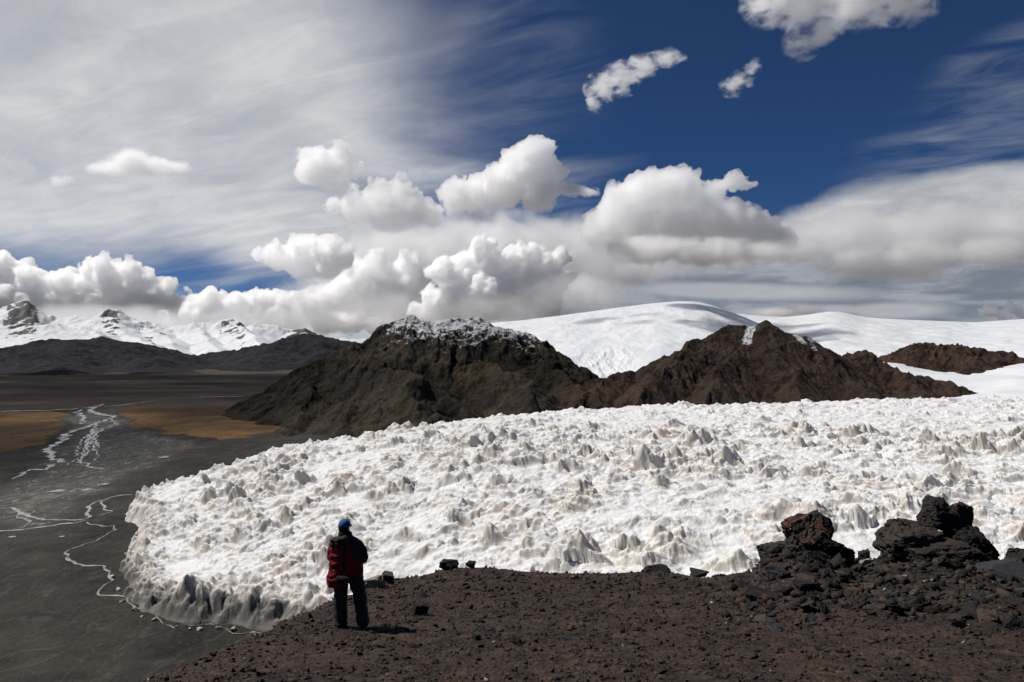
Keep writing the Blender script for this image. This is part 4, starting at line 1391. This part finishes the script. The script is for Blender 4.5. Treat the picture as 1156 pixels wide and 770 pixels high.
# hair below the cap, cap with brim turned to the right
hr = union([ball(hp(0, -.022, .005), (.083, .085, .085), HR), ball(hp(0, -.05, -.05), (.062, .045, .055), HR)], .008, 'hair', 1)
wrinkle(hr, .006, 40, 40, 12, 20); hr.materials.clear()
link('hair', hr, HAIR, person)
cap = empty('cap_root'); bpy.data.objects.remove(cap)
bm = bmesh.new()
bmesh.ops.create_icosphere(bm, subdivisions=4, radius=1)
bmesh.ops.bisect_plane(bm, geom=bm.verts[:] + bm.edges[:] + bm.faces[:], plane_co=(0, 0, -.12), plane_no=(0, 0, -1), clear_outer=True)
bm.transform(Matrix.Translation(hp(0, 0, .03)) @ Matrix.Rotation(HR, 4, 'Z') @ Matrix.Diagonal((.094, .112, .105, 1)))
bmesh.ops.solidify(bm, geom=bm.faces[:], thickness=.006)
cm = bpy.data.meshes.new('cap'); bm.to_mesh(cm); bm.free()
capo = link('cap', cm, BLUE, person)
bm = bmesh.new()
rows = []
for j in range(5):
    r = .095 + .085 * j / 4
    rows.append([bm.verts.new((math.sin(a) * .088 * (1 - .12 * j / 4), r * math.cos(a) * (1 if j else .98) + .0, .022 - .012 * j / 4 - .03 * math.sin(a) ** 2)) for a in (R(-62 + 124 * i / 14) for i in range(15))])
for a, b in zip(rows[:-1], rows[1:]):
    for i in range(14): bm.faces.new((a[i], a[i + 1], b[i + 1], b[i]))
bmesh.ops.solidify(bm, geom=bm.faces[:], thickness=.006)
bm.transform(Matrix.Translation(hp(0, 0, 0)) @ Matrix.Rotation(HR, 4, 'Z'))
bmm = bpy.data.meshes.new('brim'); bm.to_mesh(bmm); bm.free()
link('brim', bmm, BLUE, capo)


# waist bag and its strap, worn over the jacket
def band(pts, w, th, name, mat, parent, side=(1, 0, 0)):
    bm = bmesh.new(); sdir = Vector(side); rows = []
    P3 = [Vector(p) for p in pts]
    for i, p in enumerate(P3):
        tdir = (P3[min(i + 1, len(P3) - 1)] - P3[max(i - 1, 0)]).normalized()
        s = (sdir - tdir * sdir.dot(tdir)).normalized(); n = tdir.cross(s)
        rows.append([bm.verts.new(p + s * a + n * b) for a, b in ((-w / 2, -th / 2), (w / 2, -th / 2), (w / 2, th / 2), (-w / 2, th / 2))])
    for a, b in zip(rows[:-1], rows[1:]):
        for i in range(4): bm.faces.new((a[i], a[(i + 1) % 4], b[(i + 1) % 4], b[i]))
    bm.faces.new(rows[0][::-1]); bm.faces.new(rows[-1])
    bmesh.ops.recalc_face_normals(bm, faces=bm.faces)
    me = bpy.data.meshes.new(name); bm.to_mesh(me); bm.free()
    return link(name, me, mat, parent, smooth=False)


bag = empty('waist_bag', (PX, PY, PZ))
meta(bag, 'black waist bag worn on the back of the person in the red jacket', 'bag')
bg_ = union([ball((.0, -.205, .835), (.125, .05, .06)), ball((-.08, -.20, .84), (.06, .045, .055)), ball((.08, -.20, .83), (.06, .045, .05))], .008, 'pouch', 2)
bg_.materials.clear(); wrinkle(bg_, .008, 14, 14, 14, 30)
link('pouch', bg_, BLACK, bag)
band([(.0 + .262 * math.sin(a) - .015, -.19 * math.cos(a), .86) for a in (R(-178 + 356 * i / 40) for i in range(41))], .04, .008, 'belt', BLACK, bag, (0, 0, 1))
band([(-.01, -.165, .90), (-.008, -.185, 1.02), (-.006, -.185, 1.15), (-.005, -.182, 1.28), (-.012, -.165, 1.37), (-.02, -.135, 1.43)], .032, .008, 'shoulder_strap', BLACK, bag)
band([(.035, -.20, .80), (.035, -.205, .72), (.03, -.20, .62), (.03, -.198, .58)], .022, .006, 'loose_strap', BLACK, bag)
# ------------------------------------------------------------------ cumulus clouds: real closed volumes
def cloud_points(lobes, Y, seed, levels=3, depth=.8, flat=.35, kid=.42):
    """lobes: (x, y, r) in photo pixels at distance Y. Returns centre and radius arrays in metres."""
    rg = np.random.default_rng(seed)
    k = Y / F
    cs, rs = [], []
    for (x, y, r) in lobes:
        c = np.array(P(x, y, Y))
        c[1] += rg.uniform(-.5, .5) * r * k * depth
        cs.append(c); rs.append(r * k)
    cur = list(zip(cs, rs))
    for lv in range(levels):
        nxt = []
        for c, r in cur:
            for _ in range((9, 7, 5)[lv]):
                d = rg.normal(size=3)
                d /= np.linalg.norm(d)
                if d[2] < -flat: continue
                rr = r * rg.uniform(.6, 1.25) * kid
                if rr < 1.1 * k: continue
                nxt.append((c + d * (r - rr * rg.uniform(.15, .55)), rr))
        cs += [c for c, r in nxt]; rs += [r for c, r in nxt]
        cur = nxt
    return np.array(cs), np.array(rs)


_ICO = None
def ico():
    global _ICO
    if _ICO is None:
        bm = bmesh.new()
        bmesh.ops.create_icosphere(bm, subdivisions=2, radius=1)
        v = np.array([x.co[:] for x in bm.verts]); f = np.array([[q.index for q in p.verts] for p in bm.faces])
        bm.free()
        _ICO = (v, f)
    return _ICO


def cloud_mesh(name, lobes, Y, seed, vox=.9, rough=1., **kw):
    c, r = cloud_points(lobes, Y, seed, **kw)
    v, f = ico()
    co = (c[:, None, :] + v[None] * r[:, None, None]).reshape(-1, 3)
    fc = (f[None] + (np.arange(len(c)) * len(v))[:, None, None]).reshape(-1, 3)
    me = np_mesh(name + '_raw', co, fc)
    o = bpy.data.objects.new(name, me)
    COL.objects.link(o)
    md = o.modifiers.new('remesh', 'REMESH')
    md.mode = 'VOXEL'
    md.voxel_size = vox * Y / F
    dg = bpy.context.evaluated_depsgraph_get()
    ev = o.evaluated_get(dg)
    me2 = bpy.data.meshes.new_from_object(ev)
    bpy.data.objects.remove(o)
    bpy.data.meshes.remove(me)
    n = len(me2.vertices)
    p = np.empty(n * 3, np.float32); me2.vertices.foreach_get('co', p); p = p.reshape(-1, 3).astype(float)
    nr = np.empty(n * 3, np.float32); me2.vertices.foreach_get('normal', nr); nr = nr.reshape(-1, 3)
    k = Y / F
    q = p / k
    d = 0
    for sz, am in ((24, 4.2), (10, 2.6), (4.2, 1.3)):
        d = d + am * (np.abs(fbm3(q[:, 0] / sz + seed, q[:, 1] / sz, q[:, 2] / sz, 2, seed + int(sz), .55)) * 2.2 - .55)
    p += nr * (d * k * rough)[:, None]
    me2.vertices.foreach_set('co', p.astype(np.float32).ravel())
    me2.update()
    o = bpy.data.objects.new(name, me2); COL.objects.link(o)          # weld the folds the swelling made
    md = o.modifiers.new('remesh', 'REMESH'); md.mode = 'VOXEL'; md.voxel_size = vox * .9 * k
    me3 = bpy.data.meshes.new_from_object(o.evaluated_get(bpy.context.evaluated_depsgraph_get()))
    bpy.data.objects.remove(o); bpy.data.meshes.remove(me2)
    me3.name = name
    return me3


def cloud_mat(name, density, aniso=.3, col=(1, 1, 1)):
    m, t, out = new_mat(name)
    v = t.node('ShaderNodeVolumeScatter')
    t.put(v.inputs['Color'], (*col, 1))
    t.put(v.inputs['Density'], density)
    t.put(v.inputs['Anisotropy'], aniso)
    t.l.new(v.outputs[0], out.inputs['Volume'])
    return m


def cloud(label, lobes, Y, seed, density_px=.12, **kw):
    me = cloud_mesh('cloud', lobes, Y, seed, **kw)
    me.materials.clear()
    o = link('cloud', me, cloud_mat('cloud_vapour', density_px / (Y / F)))
    meta(o, label, 'cloud', 'white cumulus clouds in the blue sky')
    return o
SC.cycles.volume_bounces = 60
SC.cycles.max_bounces = 60
SC.cycles.volume_max_steps = 320
SC.cycles.volume_step_rate = .5


def vapour(name, Y, dens, size, lo, hi, aniso=.2, rough=.62, stretch=(1, 1, 1), base=None):
    m, t, out = new_mat(name)
    k = Y / F
    p = t.vm('MULTIPLY', t.vm('SCALE', pos(t), scale=1 / (size * k)), stretch)
    n = t.noise(p, 1, 5, rough, .3)
    v = t.node('ShaderNodeVolumeScatter')
    v.inputs['Color'].default_value = (1, 1, 1, 1)
    v.inputs['Anisotropy'].default_value = aniso
    d = t.m('MULTIPLY', t.rng(n, lo, hi), dens / k)
    if base is not None:      # the cloud thins out towards its base
        z = t.xyz(pos(t))[2]
        z = t.m('ADD', z, t.m('MULTIPLY', t.m('SUBTRACT', n, .5), 45 * k))
        zt, zb = (ZC + (HY - r) * k for r in base)
        d = t.m('MULTIPLY', d, t.rng(z, zb, zt, .015, 1))
    t.l.new(d, v.inputs['Density'])
    t.l.new(v.outputs[0], out.inputs['Volume'])
    return m


def puff(label, lobes, Y, seed, dens=.12, size=13., lo=.31, hi=.52, aniso=.65, stretch=(1, 1, 1), group='white cumulus clouds over the mountains', base=None, **kw):
    kw.setdefault('vox', .75)
    me = cloud_mesh('cloud', lobes, Y, seed, **kw)
    me.materials.clear()
    o = link('cloud', me, vapour('cloud_vapour', Y, dens, size, lo, hi, aniso, stretch=stretch, base=base))
    return meta(o, label, 'cloud', group)


def soft(label, lobes, Y, seed, dens, size, amp=1.3, b=.12, w=.45, aniso=.5, stretch=(1, 1, 1), deep=1., fw=.9, group='white cumulus clouds over the mountains'):
    """ragged cloud without a firm edge: lobes are (x, y, rx, ry) in photo pixels at distance Y"""
    k = Y / F
    v, f = ico()
    cs = [np.array(P(x, y, Y)) for x, y, rx, ry in lobes]
    rs = [np.array([rx, (rx + ry) * .5 * deep, ry]) * k for x, y, rx, ry in lobes]
    me = np_mesh('raw', np.concatenate([c + v * r * 1.06 for c, r in zip(cs, rs)]), np.concatenate([f + i * len(v) for i in range(len(cs))]))
    o = bpy.data.objects.new('raw', me); COL.objects.link(o)
    md = o.modifiers.new('r', 'REMESH'); md.mode = 'VOXEL'; md.voxel_size = 2. * k
    me2 = bpy.data.meshes.new_from_object(o.evaluated_get(bpy.context.evaluated_depsgraph_get()))
    bpy.data.objects.remove(o)
    me2.name = 'cloud'; me2.materials.clear()
    m, t, out = new_mat('cloud_vapour')
    p = pos(t)
    fall = None
    for c, r in zip(cs, rs):
        q = t.vm('LENGTH', t.vm('MULTIPLY', t.vm('SUBTRACT', p, tuple(c)), tuple(1 / r)))
        q = t.m('SUBTRACT', 1, q)
        fall = q if fall is None else t.m('MAXIMUM', fall, q)
    n = t.noise(t.vm('ADD', t.vm('MULTIPLY', t.vm('SCALE', p, scale=1 / (size * k)), stretch), (seed * 3.1, 0, 0)), 1, 6, .62, .5)
    d = t.rng(t.m('ADD', t.m('MULTIPLY', fall, fw), t.m('MULTIPLY', t.m('SUBTRACT', n, .5), amp)), b, b + w)
    d = t.m('MULTIPLY', d, t.rng(fall, 0, .12))
    vs = t.node('ShaderNodeVolumeScatter'); vs.inputs['Color'].default_value = (1, 1, 1, 1); vs.inputs['Anisotropy'].default_value = aniso
    t.l.new(t.m('MULTIPLY', d, dens / k), vs.inputs['Density'])
    t.l.new(vs.outputs[0], out.inputs['Volume'])
    return meta(link('cloud', me2, m), label, 'cloud', group)


soft('small lone white cloud in front of the veil at the upper left', [(150, 183, 34, 19), (132, 190, 30, 12), (176, 188, 34, 14), (196, 190, 26, 10), (112, 191, 20, 9)], 7000, 1, .13, 16, 1.2, .10)
soft('tiny scrap of cloud left of the small lone cloud', [(66, 205, 14, 9), (76, 202, 11, 7)], 7000, 2, .07, 10)
puff('compact round white cloud left of the centre', [(364, 193, 26), (384, 186, 19), (352, 186, 16), (376, 205, 20), (398, 190, 10)], 8000, 3, .17, base=(200, 224))
puff('ragged white cloud stretching below the compact round one', [(420, 226, 20), (446, 222, 21), (400, 231, 20), (470, 240, 20), (440, 244, 24), (486, 246, 14), (375, 232, 12), (456, 205, 9)], 8200, 4, .15, 13, .33, .54, base=(232, 268))
puff('tall bright cloud with a ragged right tail at the centre', [(520, 226, 22), (545, 216, 24), (570, 208, 28), (590, 190, 22), (604, 176, 20), (618, 166, 12), (620, 195, 18), (608, 220, 24), (638, 213, 8), (545, 234, 17), (578, 176, 12), (500, 218, 10)], 8200, 5, .20, 11, base=(215, 250))
soft('thin ragged tail drifting off the tall cloud at the centre', [(646, 215, 20, 9), (664, 217, 18, 7)], 8200, 19, .16, 10, 1.8, .12, .5)
puff('biggest bright cumulus with a hooked top right of the centre', [(700, 238, 27), (725, 220, 28), (760, 218, 30), (772, 206, 17), (790, 242, 36), (820, 256, 34), (850, 268, 30), (872, 276, 20), (720, 262, 34), (690, 264, 28), (760, 270, 34), (672, 262, 20), (826, 206, 12), (841, 208, 9), (808, 214, 14), (852, 207, 5), (735, 202, 14)], 8600, 6, .17, 11, base=(228, 296))
soft('bright ragged cloud skirt under the biggest cumulus', [(730, 282, 70, 20), (800, 284, 70, 22), (860, 284, 50, 16)], 8100, 22, .10, 14, 1.9, .14, .5)
puff('grey bellied flat cloud above the left centre bank', [(345, 285, 22), (366, 284, 22), (386, 292, 15), (316, 291, 18), (300, 289, 11), (336, 299, 18), (370, 301, 20), (352, 271, 10)], 8800, 7, .24, 9, base=(296, 322))
puff('cauliflower cloud bank rising behind the snow dusted hill', [(500, 304, 17), (524, 300, 18), (545, 284, 16), (560, 300, 22), (520, 330, 28), (586, 296, 20), (600, 314, 20), (548, 335, 30), (494, 342, 20), (622, 302, 15), (636, 290, 11), (572, 322, 20), (512, 314, 16), (535, 318, 16), (604, 286, 11), (604, 332, 20), (630, 322, 14), (618, 345, 18), (644, 312, 9), (530, 352, 24), (480, 355, 16)], 11000, 8, .45, 8, base=(335, 375), aniso=.5, kid=.36, rough=1.15)
puff('white bank of cloud between the grey bellied cloud and the centre', [(400, 302, 16), (424, 306, 20), (442, 322, 25), (392, 332, 26), (430, 345, 30), (368, 338, 20), (458, 300, 17), (470, 320, 20), (350, 348, 18), (475, 345, 24)], 12000, 9, .32, 8, kid=.38, base=(320, 365))
puff('row of small cauliflower heads low over the far ridge', [(345, 345, 18), (328, 340, 13), (300, 350, 22), (268, 345, 17), (282, 338, 11), (240, 352, 22), (320, 362, 24), (396, 362, 18), (270, 366, 24), (365, 362, 20), (255, 337, 9), (220, 358, 18), (425, 366, 15)], 13000, 10, .4, 8, kid=.38, base=(350, 385))
puff('long heaped cloud bank over the snow range at the far left', [(-10, 292, 14), (2, 303, 18), (18, 312, 18), (42, 322, 20), (75, 322, 19), (104, 306, 16), (118, 299, 12), (150, 305, 14), (128, 318, 22), (160, 325, 20), (182, 336, 18), (205, 350, 18), (100, 346, 30), (50, 350, 32), (8, 345, 34), (150, 355, 26), (-30, 320, 34), (192, 322, 9), (215, 330, 5)], 14000, 11, .36, 9, kid=.38, base=(320, 372))
puff('small white heaps of cloud on the horizon at the right edge', [(1108, 353, 6), (1122, 351, 9), (1138, 348, 8), (1150, 351, 10), (1166, 350, 12), (1132, 356, 9)], 14000, 12, .16, 6, vox=.6)
soft('low white cloud strip peeping over the ice cap', [(876, 353, 40, 7), (908, 350, 30, 9), (940, 356, 40, 5)], 14500, 13, .14, 9, 1.1, .1)
soft('soft grey white bank of cloud filling the sky behind the centre', [(460, 290, 120, 58), (560, 280, 120, 56), (640, 285, 110, 50), (420, 335, 120, 45), (700, 300, 90, 36), (560, 335, 140, 40)], 16000, 17, .055, 34, 1.4, .10, .5, deep=.6)
soft('long soft cloud layer stretching right from the biggest cumulus', [(880, 275, 80, 34), (960, 268, 110, 46), (1060, 258, 120, 46), (1150, 262, 120, 54), (1000, 295, 130, 30)], 15000, 18, .06, 30, 1.7, .10, .5, stretch=(.75, 1, 1.35), deep=.6)
soft('string of pale cloud heads under the long layer at the right', [(900, 282, 50, 22), (960, 290, 40, 16), (1040, 285, 60, 20), (1120, 282, 60, 24), (820, 290, 70, 20)], 13000, 21, .09, 18, 1.9, .12, .5, deep=.7)
soft('pale mist added along the foot of the cloud banks to lighten their bases', [(120, 362, 200, 26), (300, 362, 150, 24), (430, 352, 130, 30), (560, 352, 110, 30), (660, 335, 110, 36), (740, 300, 110, 30)], 10350, 20, .018, 40, 1.1, .12, .5, deep=.5, aniso=.2)  # thin layer put in front to brighten the dark cloud bases
WG = 'wispy torn clouds high in the dark blue sky'
ws = (.8, 1, 1.25)
soft('feathery torn cloud in the dark blue left of the upper centre', [(680, 98, 24, 20), (700, 86, 30, 18), (728, 75, 30, 16), (752, 65, 26, 12), (671, 118, 13, 12), (700, 104, 18, 10)], 6000, 14, .20, 13, 2.6, .16, .75, fw=.75, stretch=ws, group=WG)
soft('small faint wisp of cloud near the top right of the centre', [(826, 98, 18, 14), (838, 90, 18, 13), (850, 76, 13, 12)], 6000, 15, .13, 10, 2.6, .16, .75, fw=.75, stretch=ws, group=WG)
soft('wide ragged cloud cut by the top edge of the picture', [(872, 8, 40, 26), (915, 8, 50, 30), (970, 2, 56, 34), (1025, 4, 42, 28), (906, 46, 26, 26), (930, 30, 30, 22), (890, -20, 60, 40), (980, -30, 80, 44)], 5600, 16, .14, 19, 2.4, .14, .75, fw=.75, stretch=ws, group=WG)


def overhead(label, blobs, seed, dens, vox=26.):
    """clouds outside the picture, given in metres, placed to cast shadows on valley and snow"""
    Y = 800.
    lobes = [(CX + x, HY - (z - ZC), r) for x, y, z, r in blobs]
    rg = np.random.default_rng(seed)
    c, r = [], []
    for x, y, z, rr in blobs:
        c.append((x, y, z)); r.append(rr)
        for _ in range(9):
            d = rg.normal(size=3); d /= np.linalg.norm(d); d[2] = abs(d[2]) * .7
            q = rr * rg.uniform(.3, .55)
            c.append(tuple(np.array((x, y, z)) + d * (rr - q * .4))); r.append(q)
    c, r = np.array(c), np.array(r)
    v, f = ico()
    me = np_mesh('raw', (c[:, None, :] + v[None] * r[:, None, None]).reshape(-1, 3), (f[None] + (np.arange(len(c)) * len(v))[:, None, None]).reshape(-1, 3))
    o = bpy.data.objects.new('raw', me); COL.objects.link(o)
    md = o.modifiers.new('r', 'REMESH'); md.mode = 'VOXEL'; md.voxel_size = vox
    me2 = bpy.data.meshes.new_from_object(o.evaluated_get(bpy.context.evaluated_depsgraph_get()))
    bpy.data.objects.remove(o)
    me2.name = 'cloud'; me2.materials.clear()
    m, t, out = new_mat('cloud_vapour')
    n = t.noise(pos(t), 1 / 170., 4, .6, .3)
    vs = t.node('ShaderNodeVolumeScatter'); vs.inputs['Color'].default_value = (1, 1, 1, 1); vs.inputs['Anisotropy'].default_value = .3
    t.l.new(t.m('MULTIPLY', t.rng(n, .36, .56), dens), vs.inputs['Density'])
    t.l.new(vs.outputs[0], out.inputs['Volume'])
    o = link('cloud', me2, m)
    return meta(o, label, 'cloud', 'clouds drifting overhead')


def above(X, Y, z0, H):
    """where a cloud at height H must be to shade the ground point X, Y, z0"""
    k = (H - z0) / SUN_DIR.z
    return X + SUN_DIR.x * k, Y + SUN_DIR.y * k


bl = []  # unseen cloud added for its shadow on the valley and the two hills
rg = np.random.default_rng(5)
spots = [(-430, 230, 110), (-560, 330, 170), (-650, 520, 200), (-430, 560, 150), (-330, 700, 110), (-620, 760, 200), (-300, 880, 120), (-900, 700, 240), (-900, 1000, 240), (-560, 1050, 220), (-250, 1080, 110),
         (-1200, 1350, 300), (-800, 1400, 260), (-450, 1400, 230), (-1150, 1850, 330), (-650, 1850, 300), (-250, 1750, 200), (-1500, 2500, 420), (-900, 2450, 380), (-330, 2350, 280)]
for X, Y, rr in spots:
    x, y = above(X, Y, 0, 1900); bl.append((x, y, 1900 + rg.uniform(-60, 60), rr))
spots2 = [(-120, 880, 80), (60, 960, 90), (260, 830, 70), (480, 900, 60)]
for X, Y, rr in spots2:
    x, y = above(X, Y, 60, 1900); bl.append((x, y, 1900 + rg.uniform(-60, 60), rr))
overhead('broad unseen cloud added high above the valley on the left to shade turf and hills', bl, 901, .0045, 34.)
bl = []
for X, Y, rr in [(500, 1780, 100), (620, 1850, 130), (740, 1950, 130), (640, 2150, 130), (800, 2250, 120), (300, 1900, 55), (380, 2050, 50), (220, 2050, 60)]:
    x, y = above(X, Y, 200, 2300); bl.append((x, y, 2300, rr))
overhead('cloud high above the top edge whose shadow lies on the snowfield', bl, 902, .008)
print('BUILD', time.time()-T0)
